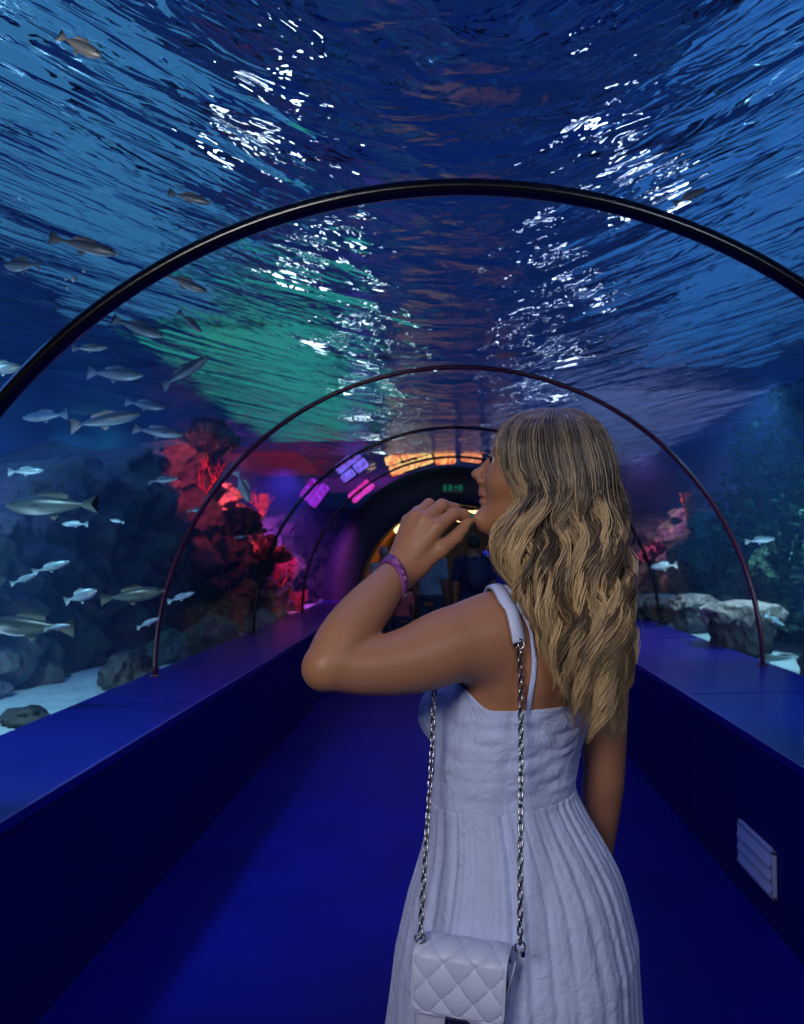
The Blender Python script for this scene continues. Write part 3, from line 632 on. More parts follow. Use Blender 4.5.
# ================================================================== smooth body builder
# distance fields of tapered limbs and ellipsoids are blended and surfaced as ONE continuous mesh
class Field:
    def __init__(s, xs, ys, zs):
        s.g = [np.asarray(a, np.float32) for a in (xs, ys, zs)]; s.d = np.full([len(a) for a in s.g], .5, np.float32)
    def sl(s, lo, hi):
        r = []
        for a, l, h in zip(s.g, lo, hi):
            i, j = np.searchsorted(a, l), np.searchsorted(a, h); r.append(slice(max(0, i - 1), min(len(a), j + 1)))
        return tuple(r)
    def add(s, fn, lo, hi, k, sub=False):
        m = .02 + k * 1.5; q = s.sl(np.array(lo) - m, np.array(hi) + m)
        if any(x.stop - x.start < 1 for x in q): return
        X, Y, Z = np.meshgrid(s.g[0][q[0]], s.g[1][q[1]], s.g[2][q[2]], indexing='ij')
        e = fn(X, Y, Z).astype(np.float32); d = s.d[q]
        if sub:
            h = np.clip(.5 - .5 * (d + e) / k, 0, 1); s.d[q] = d * (1 - h) - e * h + k * h * (1 - h)
        else:
            h = np.clip(.5 + .5 * (d - e) / k, 0, 1); s.d[q] = d * (1 - h) + e * h - k * h * (1 - h)
    def mesh(s):
        d = s.d; ins = d < 0; nx, ny, nz = d.shape
        c = np.zeros((nx - 1, ny - 1, nz - 1), np.int8)
        for i in (0, 1):
            for j in (0, 1):
                for k in (0, 1): c += ins[i:nx - 1 + i, j:ny - 1 + j, k:nz - 1 + k]
        cells = np.argwhere((c > 0) & (c < 8)); idx = np.full(c.shape, -1, np.int64); idx[tuple(cells.T)] = np.arange(len(cells))
        acc = np.zeros((len(cells), 3)); cnt = np.zeros(len(cells)); G = s.g
        cor = [(i, j, k) for i in (0, 1) for j in (0, 1) for k in (0, 1)]
        for a in range(8):
            for b in range(a + 1, 8):
                A, B = np.array(cor[a]), np.array(cor[b])
                if abs(A - B).sum() != 1: continue
                pa, pb = cells + A, cells + B; da, db = d[tuple(pa.T)], d[tuple(pb.T)]
                m = (da < 0) != (db < 0); t = np.where(m, da / np.where(m, da - db, 1), 0)
                P = np.stack([G[i][pa[:, i]] * (1 - t) + G[i][pb[:, i]] * t for i in range(3)], 1)
                acc[m] += P[m]; cnt[m] += 1
        V = acc / cnt[:, None]; F = []
        for ax in range(3):
            o1, o2 = [a for a in range(3) if a != ax]; sa = [slice(None)] * 3; sb = [slice(None)] * 3
            sa[ax] = slice(0, -1); sb[ax] = slice(1, None); cr = ins[tuple(sa)] != ins[tuple(sb)]
            e = np.argwhere(cr); ok = (e[:, o1] > 0) & (e[:, o2] > 0) & (e[:, o1] < d.shape[o1] - 1) & (e[:, o2] < d.shape[o2] - 1); e = e[ok]
            q = []
            for (u, v_) in ((-1, -1), (0, -1), (0, 0), (-1, 0)):
                w_ = e.copy(); w_[:, o1] += u; w_[:, o2] += v_; q.append(idx[tuple(w_.T)])
            q = np.stack(q, 1); fl = ins[tuple(e.T)]
            if ax == 1: fl = ~fl
            q[~fl] = q[~fl][:, ::-1]; F.append(q)
        F = np.concatenate(F); F = F[(F >= 0).all(1)]; return V, F
def cone(f, a, b, ra, rb, k=.01, sub=False, sq=None):
    a, b = np.array(a, float), np.array(b, float); r = max(ra, rb); ab = b - a; L2 = max(ab @ ab, 1e-12)
    def fn(X, Y, Z):
        h = np.clip(((X - a[0]) * ab[0] + (Y - a[1]) * ab[1] + (Z - a[2]) * ab[2]) / L2, 0, 1)
        dx, dy, dz = X - a[0] - h * ab[0], Y - a[1] - h * ab[1], Z - a[2] - h * ab[2]
        if sq is not None:  # flatten along direction sq[:3] by factor sq[3]
            n = np.array(sq[:3], float); n /= np.linalg.norm(n); t = dx * n[0] + dy * n[1] + dz * n[2]; e = t * (sq[3] - 1)
            dx, dy, dz = dx + n[0] * e, dy + n[1] * e, dz + n[2] * e
        return np.sqrt(dx * dx + dy * dy + dz * dz) - (ra + (rb - ra) * h)
    f.add(fn, np.minimum(a, b) - r, np.maximum(a, b) + r, k, sub)
def chain(f, pts, k=.01, sq=None):
    for (a, ra), (b, rb) in zip(pts[:-1], pts[1:]): cone(f, a, b, ra, rb, k, False, sq)
def schain(f, pts, k=.01, n=6):
    """one smooth limb: positions and radii run along a spline"""
    P = curve_pts([p for p, r in pts], n); R_ = [q.x for q in curve_pts([Vector((r, 0, 0)) for p, r in pts], n)]
    P = [np.array(p) for p in P]
    def fn(X, Y, Z):
        out = None
        for a, b, ra, rb in zip(P[:-1], P[1:], R_[:-1], R_[1:]):
            ab = b - a; L2 = max(ab @ ab, 1e-12); h = np.clip(((X - a[0]) * ab[0] + (Y - a[1]) * ab[1] + (Z - a[2]) * ab[2]) / L2, 0, 1)
            d = np.sqrt((X - a[0] - h * ab[0]) ** 2 + (Y - a[1] - h * ab[1]) ** 2 + (Z - a[2] - h * ab[2]) ** 2) - (ra + (rb - ra) * h)
            out = d if out is None else np.minimum(out, d)
        return out
    r = max(R_); A = np.array(P); f.add(fn, A.min(0) - r, A.max(0) + r, k)
def ell(f, M, c, r, k=.01, sub=False):
    """ellipsoid, centre c and radii r in the frame M (4x4)"""
    Mi = np.array(M.inverted()); wc = M @ Vector(c); R = max(r)
    def fn(X, Y, Z):
        x = Mi[0][0] * X + Mi[0][1] * Y + Mi[0][2] * Z + Mi[0][3] - c[0]; y = Mi[1][0] * X + Mi[1][1] * Y + Mi[1][2] * Z + Mi[1][3] - c[1]; z = Mi[2][0] * X + Mi[2][1] * Y + Mi[2][2] * Z + Mi[2][3] - c[2]
        k0 = np.sqrt((x / r[0]) ** 2 + (y / r[1]) ** 2 + (z / r[2]) ** 2) + 1e-9; k1 = np.sqrt((x / r[0] ** 2) ** 2 + (y / r[1] ** 2) ** 2 + (z / r[2] ** 2) ** 2) + 1e-9
        return k0 * (k0 - 1) / k1
    f.add(fn, np.array(wc) - R, np.array(wc) + R, k, sub)
def loft_fn(tab, yaw):
    """torso-like field: rows of z, cx, cy, half width, half depth"""
    T = np.array(tab); cy_, sy_ = math.cos(yaw), math.sin(yaw)
    def fn(X, Y, Z):
        cx, cyy, a, b = [np.interp(Z, T[:, 0], T[:, i]) for i in (1, 2, 3, 4)]
        dx, dy = X - cx, Y - cyy; u = -dx * cy_ - dy * sy_; w_ = -dx * sy_ + dy * cy_  # u to the body's left, w to its front
        k0 = np.sqrt((u / a) ** 2 + (w_ / b) ** 2) + 1e-9; k1 = np.sqrt((u / a ** 2) ** 2 + (w_ / b ** 2) ** 2) + 1e-9
        s = k0 * (k0 - 1) / k1; cap = np.maximum(T[0, 0] - Z, Z - T[-1, 0]); return np.maximum(s, cap)
    return fn
def loft(f, tab, yaw, k=.015):
    T = np.array(tab); r = T[:, 3:].max(); lo = (T[:, 1].min() - r, T[:, 2].min() - r, T[0, 0]); hi = (T[:, 1].max() + r, T[:, 2].max() + r, T[-1, 0]); f.add(loft_fn(tab, yaw), lo, hi, k)
def axis(*seg):
    """rectilinear grid axis from (start, end, step) runs"""
    out = []
    for a, b, s in seg: out += list(np.arange(a, b - s * .3, s))
    return np.array(out + [seg[-1][1]])
# ================================================================== the woman in the white dress
YAW = math.radians(40); DP = 1.34
BF = Vector((-math.sin(YAW), math.cos(YAW), 0)); BL = Vector((-math.cos(YAW), -math.sin(YAW), 0))
def vert_mat(name, rough, spec=.4, sss=0, bump=0, bscale=200):
    m = bpy.data.materials.new(name); m.use_nodes = True; nt = m.node_tree; B = nt.nodes['Principled BSDF']; B.inputs['Roughness'].default_value = rough; B.inputs['Specular IOR Level'].default_value = spec
    a = node(nt, 'ShaderNodeAttribute', attribute_name='col'); nt.links.new(a.outputs['Color'], B.inputs['Base Color'])
    if sss: B.inputs['Subsurface Weight'].default_value = sss; B.inputs['Subsurface Radius'].default_value = (1, .3, .15); B.inputs['Subsurface Scale'].default_value = .006
    if bump:
        nz = node(nt, 'ShaderNodeTexNoise', Scale=bscale, Detail=3); tc = node(nt, 'ShaderNodeTexCoord'); b = node(nt, 'ShaderNodeBump', Strength=bump, Distance=.001)
        nt.links.new(tc.outputs['Object'], nz.inputs['Vector']); nt.links.new(nz.outputs[0], b.inputs['Height']); nt.links.new(b.outputs[0], B.inputs['Normal'])
    return m
def set_col(me, cols):
    c = me.color_attributes.new('col', 'FLOAT_COLOR', 'POINT'); a = np.ones((len(me.vertices), 4), np.float32); a[:, :3] = cols; c.data.foreach_set('color', a.ravel())
m_skin = vert_mat('tanned_skin', .45, .4, .12, .25, 260)
HC = U(543, 480, 1.335); HY = math.radians(12); HP = math.radians(14)
# head frame: x forward, y left, z up
fx = Vector((-math.cos(HY) * math.cos(HP), math.sin(HY) * math.cos(HP), math.sin(HP))); fz = Vector((math.cos(HY) * math.sin(HP), -math.sin(HY) * math.sin(HP), math.cos(HP))); fy = fz.cross(fx)
HM = Matrix(((fx.x, fy.x, fz.x, HC.x), (fx.y, fy.y, fz.y, HC.y), (fx.z, fy.z, fz.z, HC.z), (0, 0, 0, 1)))
def hl(x, y, z): return HM @ Vector((x, y, z))
def row(py, px, a, b, dd=0): # torso row
    d = DP + dd; c = U(px, py, d); return (c.z, c.x, c.y, a, b)
torso_tab = [row(990, 513, .13, .10), row(930, 514, .158, .12), row(880, 514, .160, .122), row(840, 511, .142, .108), row(795, 504, .127, .097), row(755, 508.5, .127, .098), row(715, 522, .132, .097),
             row(680, 533, .140, .098), row(650, 543, .146, .092), row(625, 549, .138, .078), row(605, 553, .10, .062), row(592, 553, .062, .052), row(575, 552, .045, .047)]
torso_tab.sort()
T0 = np.array(torso_tab)
def tc_at(z): return Vector((np.interp(z, T0[:, 0], T0[:, 1]), np.interp(z, T0[:, 0], T0[:, 2]), z))
zb = U(505, 716, DP).z
bust = [tc_at(zb) + BL * s * .064 + BF * .090 + Vector((0, 0, 0)) for s in (-1, 1)]
LS, LE, LW = U(489, 632, 1.25), U(327, 667, 1.13), U(399, 573, 1.285)
RS, RE, RW = U(602, 628, 1.43), U(604, 765, 1.45), U(596, 872, 1.545)
def torso_field(f):
    loft(f, torso_tab, YAW, .02)
    I = Matrix.Translation((0, 0, 0))
    for b in bust: ell(f, Matrix.Translation(b), (0, 0, 0), (.062, .062, .058), .035)
def arms_field(f):
    # shoulders and collar
    nb = tc_at(U(0, 600, DP).z)
    for S_, s in ((LS, 1), (RS, -1)):
        cone(f, nb + BL * s * .03 + Vector((0, 0, .0)), S_ + Vector((0, 0, .004)), .036, .046, .035)
        cone(f, tc_at(U(0, 672, DP).z) + BL * s * .075 - BF * .035, S_ - Vector((0, 0, .03)), .050, .044, .04)   # shoulder blade
        cone(f, tc_at(U(0, 672, DP).z) + BL * s * .085 + BF * .035, S_ - Vector((0, 0, .02)), .045, .042, .035)   # pectoral
    schain(f, [(LS, .056), (U(448, 646, 1.215), .0575), (U(411, 660, 1.185), .0500), (U(370, 667, 1.155), .0415), (LE, .0335)], .03)
    schain(f, [(LE, .0335), (U(343, 640, 1.155), .0385), (U(363, 614, 1.195), .0375), (U(383, 590, 1.24), .0315), (LW, .0275)], .006)
    cone(f, LE + Vector((-.004, 0, -.004)), LE + Vector((.012, 0, .008)), .026, .026, .012)
    schain(f, [(RS, .050), (RS.lerp(RE, .4), .0465), (RE, .038), (RE.lerp(RW, .3), .0375), (RW, .0255)], .02)
def H(px, py, d): return U(px, py, d)
FING = {
 'index': [(H(437, 527, 1.292), .0125), (H(453, 514.5, 1.312), .0105), (H(463, 514.5, 1.325), .0092), (H(470, 518, 1.333), .0078)],
 'middle': [(H(425, 520, 1.297), .0125), (H(442, 505.5, 1.322), .0108), (H(455, 509, 1.342), .0094), (H(461, 517, 1.35), .008)],
 'ring': [(H(415, 517, 1.306), .0118), (H(429, 504.5, 1.338), .010), (H(441, 513, 1.36), .009), (H(446, 522, 1.366), .0076)],
 'little': [(H(408, 521, 1.318), .0105), (H(418, 511, 1.350), .0088), (H(428, 520, 1.37), .0078), (H(432, 528, 1.374), .0068)],
 'thumb': [(H(418, 566, 1.293), .0155), (H(441, 549, 1.297), .0135), (H(456, 537, 1.312), .0112), (H(467.5, 523.5, 1.326), .0085)]}
def hand_field(f):
    for n, (a, ra) in {'index': (H(405, 567, 1.283), .017), 'middle': (H(400, 566, 1.286), .017), 'ring': (H(397, 565, 1.292), .016), 'little': (H(396, 566, 1.299), .015)}.items():
        b, rb = FING[n][0]; cone(f, a, b, ra, rb + .0005, .012)
    cone(f, LW, H(405, 560, 1.29), .026, .020, .012); cone(f, H(412, 565, 1.295), H(424, 540, 1.305), .020, .016, .012)
    for n in ('index', 'middle', 'ring', 'little'): chain(f, FING[n], .0035)
    t = FING['thumb']; cone(f, H(408, 573, 1.289), t[0][0], .019, t[0][1], .010); chain(f, t[:2], .012); chain(f, t[1:], .004)
def rhand_field(f):
    d = (RW - RE).normalized(); p = RW; q = p + d * .075 + Vector((-.004, .01, 0)); s = BF * .021
    cone(f, p, q, .024, .026, .015, False, (BL.x, BL.y, 0, 1.9))
    for i, L in enumerate((.062, .070, .066, .052)):
        o = BF * (.030 - .019 * i); a = p + d * .078 + o; b = a + d * L * .5 + BL * .004; c = b + d * L * .5 + BL * .016
        cone(f, p + d * .03 + o * .6, a, .012, .0105, .008); cone(f, a, b, .0092, .0085, .003); cone(f, b, c, .0085, .007, .003)
    a = p + d * .02 + BF * .022; b = a + d * .035 + BF * .022; cone(f, p + d * .01, a, .018, .014, .01); cone(f, a, b, .014, .010, .006); cone(f, b, b + d * .03 + BF * .004 + BL * .006, .010, .0078, .004)
def head_field(f):
    e = lambda c, r, k=.012, sub=False: ell(f, HM, c, r, k, sub)
    e((-.012, 0, .028), (.092, .073, .081), .02); e((.030, 0, .018), (.062, .060, .062), .03)
    e((.038, 0, -.030), (.050, .050, .066), .03)
    for s in (-1, 1):
        cone(f, hl(.070, s * .010, -.088), hl(-.004, s * .050, -.048), .0155, .015, .028)
        e((.058, s * .033, -.016), (.028, .026, .026), .02)
        e((.072, s * .026, .034), (.016, .026, .008), .012)
        e((.093, s * .032, .012), (.010, .015, .009), .012, True)
        cone(f, hl(.1015, s * .0115, -.0235), hl(.0945, s * .014, -.0255), .0065, .005, .006)
        e((-.006, s * .073, -.004), (.017, .006, .028), .006)
        cone(f, hl(.078, s * .0195, .0225), hl(.078, s * .043, .0195), .0055, .004, .006)      # upper lid
        cone(f, hl(.078, s * .021, .001), hl(.077, s * .041, .004), .005, .004, .006)      # lower lid
    cone(f, hl(.082, 0, .028), hl(.108, 0, -.011), .0065, .0080, .010); e((.1105, 0, -.0145), (.0108, .0095, .0086), .006)
    cone(f, hl(.094, 0, -.026), hl(.091, 0, -.040), .009, .012, .010)
    e((.0895, 0, -.0455), (.0105, .020, .0062), .005); e((.0865, 0, -.0575), (.0110, .018, .0068), .005)
    e((.1025, 0, -.0512), (.0125, .024, .0011), .0028, True)
    e((.083, 0, -.0685), (.012, .02, .004), .006, True) if False else None
    e((.0775, 0, -.086), (.0165, .019, .0165), .016)
    cone(f, hl(-.018, 0, -.035), tc_at(U(0, 598, DP).z) - BF * .004, .043, .048, .03)
    cone(f, hl(.030, 0, -.078), tc_at(U(0, 598, DP).z) + BF * .018, .030, .040, .03)
def legs_field(f):
    for s in (-1, 1):
        hip = tc_at(.80) + BL * s * .08; kn = Vector((hip.x, hip.y, .46)) + BL * s * .005 + BF * .01; an = Vector((kn.x, kn.y, .085)) - BF * .02 + BL * s * .005
        chain(f, [(hip, .085), (hip.lerp(kn, .5), .070), (kn, .049), (kn.lerp(an, .3) - BF * .012, .050), (an, .030)], .02)
        cone(f, an - BF * .02 - Vector((0, 0, .048)), an + BF * .15 - Vector((0, 0, .062)), .029, .018, .02); cone(f, an - Vector((0, 0, .04)), an + BF * .10 - Vector((0, 0, .055)), .033, .024, .02)
GX = axis((-.24, -.10, .005), (-.10, .075, .0018), (.075, .27, .0035), (.27, .40, .005))
GY = axis((1.06, 1.24, .005), (1.24, 1.40, .0022), (1.40, 1.66, .005))
GZ = axis((.0, .6, .010), (.6, 1.10, .008), (1.10, 1.345, .0045), (1.345, 1.39, .003), (1.39, 1.625, .0018), (1.625, 1.71, .004))
fb = Field(GX, GY, GZ)
torso_field(fb); arms_field(fb); legs_field(fb); hand_field(fb); rhand_field(fb); head_field(fb)
V, F = fb.mesh()
def field_at(p):  # trilinear sample of the body's distance field
    i = []; t = []
    for g, c in zip(fb.g, p):
        j = min(max(int(np.searchsorted(g, c)) - 1, 0), len(g) - 2); i.append(j); t.append(float(min(max((c - g[j]) / (g[j + 1] - g[j]), 0), 1)))
    r = 0
    for a in (0, 1):
        for b in (0, 1):
            for c in (0, 1): r += fb.d[i[0] + a, i[1] + b, i[2] + c] * (t[0] if a else 1 - t[0]) * (t[1] if b else 1 - t[1]) * (t[2] if c else 1 - t[2])
    return float(r)
def grad_at(p, e=.004):
    g = Vector([field_at(p + Vector(d) * e) - field_at(p - Vector(d) * e) for d in ((1, 0, 0), (0, 1, 0), (0, 0, 1))]); return g.normalized() if g.length > 1e-9 else Vector((0, -1, 0))
def snap(p, off=.002, it=8):
    p = Vector(p)
    for _ in range(it): p = p - grad_at(p) * (field_at(p) - off) * .8
    return p
def front(px, py, off=.002, d0=1.0, d1=1.6):
    """first point of the body met by the sight line through a pixel"""
    d = d0
    while d < d1:
        p = U(px, py, d); v_ = field_at(p)
        if v_ < off: return p
        d += max(.0015, v_ * .5)
    return U(px, py, 1.25)
person = pymesh('person', V, F, m_skin)
tag(person, 'blonde woman in white dress, hand raised to her chin, looking up left', 'person')
# skin, lip and brow tones
Hi = np.array(HM.inverted()); L = V @ Hi[:3, :3].T + Hi[:3, 3]
cols = np.tile(np.array([.40, .178, .095]), (len(V), 1))
def patch(c, r, col, soft=.35):
    global cols
    q = np.sqrt((((L - np.array(c)) / np.array(r)) ** 2).sum(1)); w_ = np.clip((1 - q) / soft, 0, 1)[:, None]; cols = cols * (1 - w_) + np.array(col) * w_
patch((.098, 0, -.046), (.014, .026, .0075), (.36, .11, .09)); patch((.096, 0, -.0575), (.014, .023, .0085), (.38, .12, .10))
for s in (-1, 1):
    patch((.085, s * .030, .0335), (.018, .026, .0045), (.07, .04, .028), .6)
    patch((.08, s * .036, -.02), (.03, .02, .02), (.43, .19, .115), 1)
set_col(person.data, cols)
# eyes and lashes
m_eyew = mat('eye_white', (.7, .68, .66), .15); m_iris = mat('iris_brown', (.05, .03, .02), .1); m_lash = mat('lash_black', (.01, .008, .007), .5)
for s in (-1, 1):
    bm = bmesh.new(); bmesh.ops.create_uvsphere(bm, u_segments=20, v_segments=14, radius=.0125); bmesh.ops.translate(bm, vec=hl(.0745, s * .032, .0115), verts=bm.verts[:]); e = obj('eye', bm, m_eyew, person)
    bm = bmesh.new(); bmesh.ops.create_uvsphere(bm, u_segments=14, v_segments=8, radius=.0064); bmesh.ops.scale(bm, vec=(.6, .6, .6), verts=bm.verts[:]) if False else None
    bmesh.ops.translate(bm, vec=hl(.0835, s * .0335, .0115), verts=bm.verts[:]); obj('iris', bm, m_iris, e)
    bm = bmesh.new()
    for i in range(16):
        t = i / 15; y = s * (.019 + .026 * t); b0 = hl(.0875 - .004 * abs(t - .5), y, .0148); b1 = hl(.0955 - .003 * t, y + s * .004 * t, .0170 + .001 * math.sin(t * 3)); b2 = hl(.0985 - .003 * t, y + s * .006 * t, .0215)
        tube(bm, [b0, b1, b2], [.0018, .0013, .0005], 4)
    obj('eyelash', bm, m_lash, person)
# nails
m_nail = mat('nail_green', (.03, .42, .30), .2, coat=.6)
def nail(n, off, rad, nrm):
    (a, ra), (b, rb) = FING[n][-2:]; t = (b - a).normalized(); nn = (Vector(nrm) - t * Vector(nrm).dot(t)).normalized(); sd = t.cross(nn)
    bm = bmesh.new(); G = []
    for i in range(6):
        u = -.006 + i * .0115 / 5; G.append([bm.verts.new(b + t * u + (nn * math.cos(q) + sd * math.sin(q)) * (rb + .0010) * (1 - .12 * max(0, i - 3))) for q in np.linspace(-.95, .95, 7)])
    for i in range(5):
        for k in range(6): bm.faces.new((G[i][k], G[i][k + 1], G[i + 1][k + 1], G[i + 1][k]))
    bmesh.ops.solidify(bm, geom=bm.faces[:], thickness=.0006); obj('fingernail', bm, m_nail, person)['label'] = 'green painted nail'
nail('index', 0, 0, (-.1, -.9, .45)); nail('middle', 0, 0, (.7, -.4, .6)); nail('ring', 0, 0, (.8, -.2, .5)); nail('thumb', 0, 0, (.6, -.2, -.8))

# ---- dress
def dressmat():
    m = bpy.data.materials.new('white_cotton'); m.use_nodes = True; nt = m.node_tree; B = nt.nodes['Principled BSDF']; L_ = nt.links.new
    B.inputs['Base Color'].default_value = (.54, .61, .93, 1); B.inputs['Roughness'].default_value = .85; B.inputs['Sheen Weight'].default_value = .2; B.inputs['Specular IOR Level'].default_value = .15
    tc = node(nt, 'ShaderNodeTexCoord'); mp = node(nt, 'ShaderNodeMapping'); mp.inputs['Scale'].default_value = (1, 1, .8); L_(tc.outputs['Object'], mp.inputs[0])
    n1 = node(nt, 'ShaderNodeTexNoise', Scale=34, Detail=6, Roughness=.62, Distortion=1.2); L_(mp.outputs[0], n1.inputs['Vector'])
    n2 = node(nt, 'ShaderNodeTexNoise', Scale=9, Detail=3, Distortion=2.0); L_(mp.outputs[0], n2.inputs['Vector'])
    b1 = node(nt, 'ShaderNodeBump', Strength=.7, Distance=.008); b2 = node(nt, 'ShaderNodeBump', Strength=.6, Distance=.012); L_(n2.outputs[0], b1.inputs['Height']); L_(n1.outputs[0], b2.inputs['Height']); L_(b1.outputs[0], b2.inputs['Normal']); L_(b2.outputs[0], B.inputs['Normal'])
    return m
m_dress = dressmat()
tf = loft_fn(torso_tab, YAW)
def torso_d(p):
    X, Y, Z = (np.array([[[c]]]) for c in p); d = float(tf(X, Y, Z)[0, 0, 0])
    for b in bust:
        q = p - b; e = math.sqrt((q.x / .062) ** 2 + (q.y / .062) ** 2 + (q.z / .058) ** 2); dd = (e - 1) * .06; k = .035
        h = min(max(.5 + .5 * (d - dd) / k, 0), 1); d = d * (1 - h) + dd * h - k * h * (1 - h)
    return d
def body_r(z, phi):
    c = tc_at(z); dr = BF * math.cos(phi) + BL * math.sin(phi); lo, hi = .02, .30
    for _ in range(16):
        m_ = (lo + hi) / 2
        if torso_d(c + dr * m_) < 0: lo = m_
        else: hi = m_
    return lo
ZW = U(507, 806, 1.27).z                # waist seam
NPH = 120
def top_z(phi): # neckline: low flat back, rising under the arms to the bust
    a = abs((phi + PI) % (2 * PI) - PI)      # 0 front, pi back
    back, side, frt = U(0, 719, 1.235).z, U(0, 697, 1.25).z, U(0, 668, 1.36).z
    if a > 1.45: q = max(0, min(1, (1.95 - a) / .5)); return back + (side - back) * q * q * (3 - 2 * q)
    return side + (frt - side) * min(1, (1.45 - a) / .8) - .03 * math.exp(-(a / .3) ** 2)
v, f = [], []; NZ = 34
dress = empty('dress'); dress.parent = person
for j in range(NZ + 1):
    for i in range(NPH):
        phi = i * 2 * PI / NPH; tz = top_z(phi); z = ZW + (tz - ZW) * j / NZ; c = tc_at(z); r = body_r(z, phi) + .0045
        # soft horizontal gathers, strongest across the back
        back = .5 - .5 * math.cos(phi); q = mnoise.noise(Vector((math.cos(phi) * 1.6, math.sin(phi) * 1.6, z * 62))) + .6 * mnoise.noise(Vector((math.cos(phi) * 3 + 5, math.sin(phi) * 3, z * 120)))
        fade = min(1, (j / NZ) * 5, (1 - j / NZ) * 8); r += .0042 * q * (.35 + .9 * back) * fade
        if j == NZ: r += .001
        dr = BF * math.cos(phi) + BL * math.sin(phi); v.append(c + dr * r)
for j in range(NZ):
    for i in range(NPH): p = j * NPH + i; p2 = j * NPH + (i + 1) % NPH; f.append((p, p2, p2 + NPH, p + NPH))
def solid(o, t, sub=0):
    s = o.modifiers.new('solidify', 'SOLIDIFY'); s.thickness = t; s.offset = 1
    if sub: q = o.modifiers.new('subsurf', 'SUBSURF'); q.levels = sub; q.render_levels = sub
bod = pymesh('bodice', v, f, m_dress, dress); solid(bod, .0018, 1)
bm = bmesh.new(); tube(bm, [v[NZ * NPH + i] for i in range(NPH)], .0018, 6, closed=True); obj('neckline_hem', bm, m_dress, bod)
# skirt
NPH2 = 300; rows_ = [(800, 506, 79), (812, 509, 86), (833, 512, 91.5), (871, 514.5, 101), (906, 515, 110.5), (945, 515.5, 120), (1024, 513, 126), (1150, 512, 138), (1290, 512, 152)]
v, f = [], []; zs_ = []
RT = sorted((U(px, py, DP).z, U(px, py, DP).x, h * DP / FPX) for py, px, h in rows_); RT = np.array(RT)
NS = 70; ztop = ZW + .002; zbot = RT[0, 0]
for j in range(NS + 1):
    t = j / NS; z = ztop + (zbot - ztop) * t ** 1.15; cx = np.interp(z, RT[:, 0], RT[:, 1]); ap = np.interp(z, RT[:, 0], RT[:, 2]); cw = tc_at(max(z, T0[0, 0]))
    bl = min(1, t * 4); bl = bl * bl * (3 - 2 * bl)
    for i in range(NPH2):
        phi = i * 2 * PI / NPH2; A, B_ = ap * 1.035, ap * .965
        u, w_ = math.sin(phi), math.cos(phi); rs = 1 / math.sqrt((u / A) ** 2 + (w_ / B_) ** 2)
        rb = body_r(z, phi) + .006 if j < 24 else 0
        r = rs * bl + (rb if j < 24 else rs) * (1 - bl)
        fold = math.sin(phi * 34 + 1.4 * math.sin(phi * 5) + 1.0 * math.sin(phi * 3 + 1) + .8 * mnoise.noise(Vector((u * 2, w_ * 2, z * 3)))) + .55 * math.sin(phi * 57 + 2 * math.sin(phi * 7) + z * 4)
        big = mnoise.noise(Vector((u * 2.6, w_ * 2.6, z * 2.0)))
        r += (.0009 + .0022 * min(1, t * 4)) * fold * math.exp(-t * 2.2) * 1.3 + .0016 * fold * mnoise.noise(Vector((u * 5, w_ * 5, z * 5))) + .016 * big * min(1, t * 1.6)
        cxx = cw.x * (1 - bl) + cx * bl; dr = BF * w_ + BL * u; v.append(Vector((cxx, DP, z)) + dr * r)
for j in range(NS):
    for i in range(NPH2): p = j * NPH2 + i; p2 = j * NPH2 + (i + 1) % NPH2; f.append((p, p + NPH2, p2 + NPH2, p2))
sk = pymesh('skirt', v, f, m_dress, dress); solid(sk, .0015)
# dress straps, lying on the skin
def ribbon(pts, wd, th, m, name, parent, n=10, off=.003, do_snap=True, crown=.25):
    P = curve_pts(pts, n)
    if do_snap: P = [snap(p, off) for p in P]
    bm = bmesh.new(); R_ = []
    for i, p in enumerate(P):
        t = (P[min(i + 1, len(P) - 1)] - P[max(i - 1, 0)]).normalized(); g = grad_at(p); s = t.cross(g).normalized(); g = s.cross(t).normalized()
        if g.dot(grad_at(p)) < 0: g = -g
        R_.append([bm.verts.new(p + s * wd * a + g * th * b) for a, b in ((-.5, -.4), (-.46, .3), (0, .5), (.46, .3), (.5, -.4), (0, -.5))])
    for A, B2 in zip(R_[:-1], R_[1:]):
        for k in range(6): bm.faces.new((A[k], A[(k + 1) % 6], B2[(k + 1) % 6], B2[k]))
    bm.faces.new(R_[0][::-1]); bm.faces.new(R_[-1]); bmesh.ops.recalc_face_normals(bm, faces=bm.faces[:]); return obj(name, bm, m, parent)
sh_top = snap(U(500, 590, 1.27) , .003)
ribbon([front(527, 722), front(530, 695), front(534, 660), front(530, 630), front(518, 606), snap(U(506, 594, 1.27)), snap(U(497, 598, 1.31)), snap(tc_at(U(0, 650, DP).z) + BL * .08 + BF * .10), snap(bust[1] + Vector((0, 0, .055)) + BF * .01)], .0085, .0022, m_dress, 'shoulder_strap', dress)
ribbon([front(566, 716), front(580, 680), front(592, 640), snap(RS.lerp(tc_at(1.33), .35) + Vector((0, 0, .05))), snap(tc_at(U(0, 650, DP).z) - BL * .08 + BF * .10), snap(bust[0] + Vector((0, 0, .055)) + BF * .01)], .0085, .0022, m_dress, 'shoulder_strap', dress)
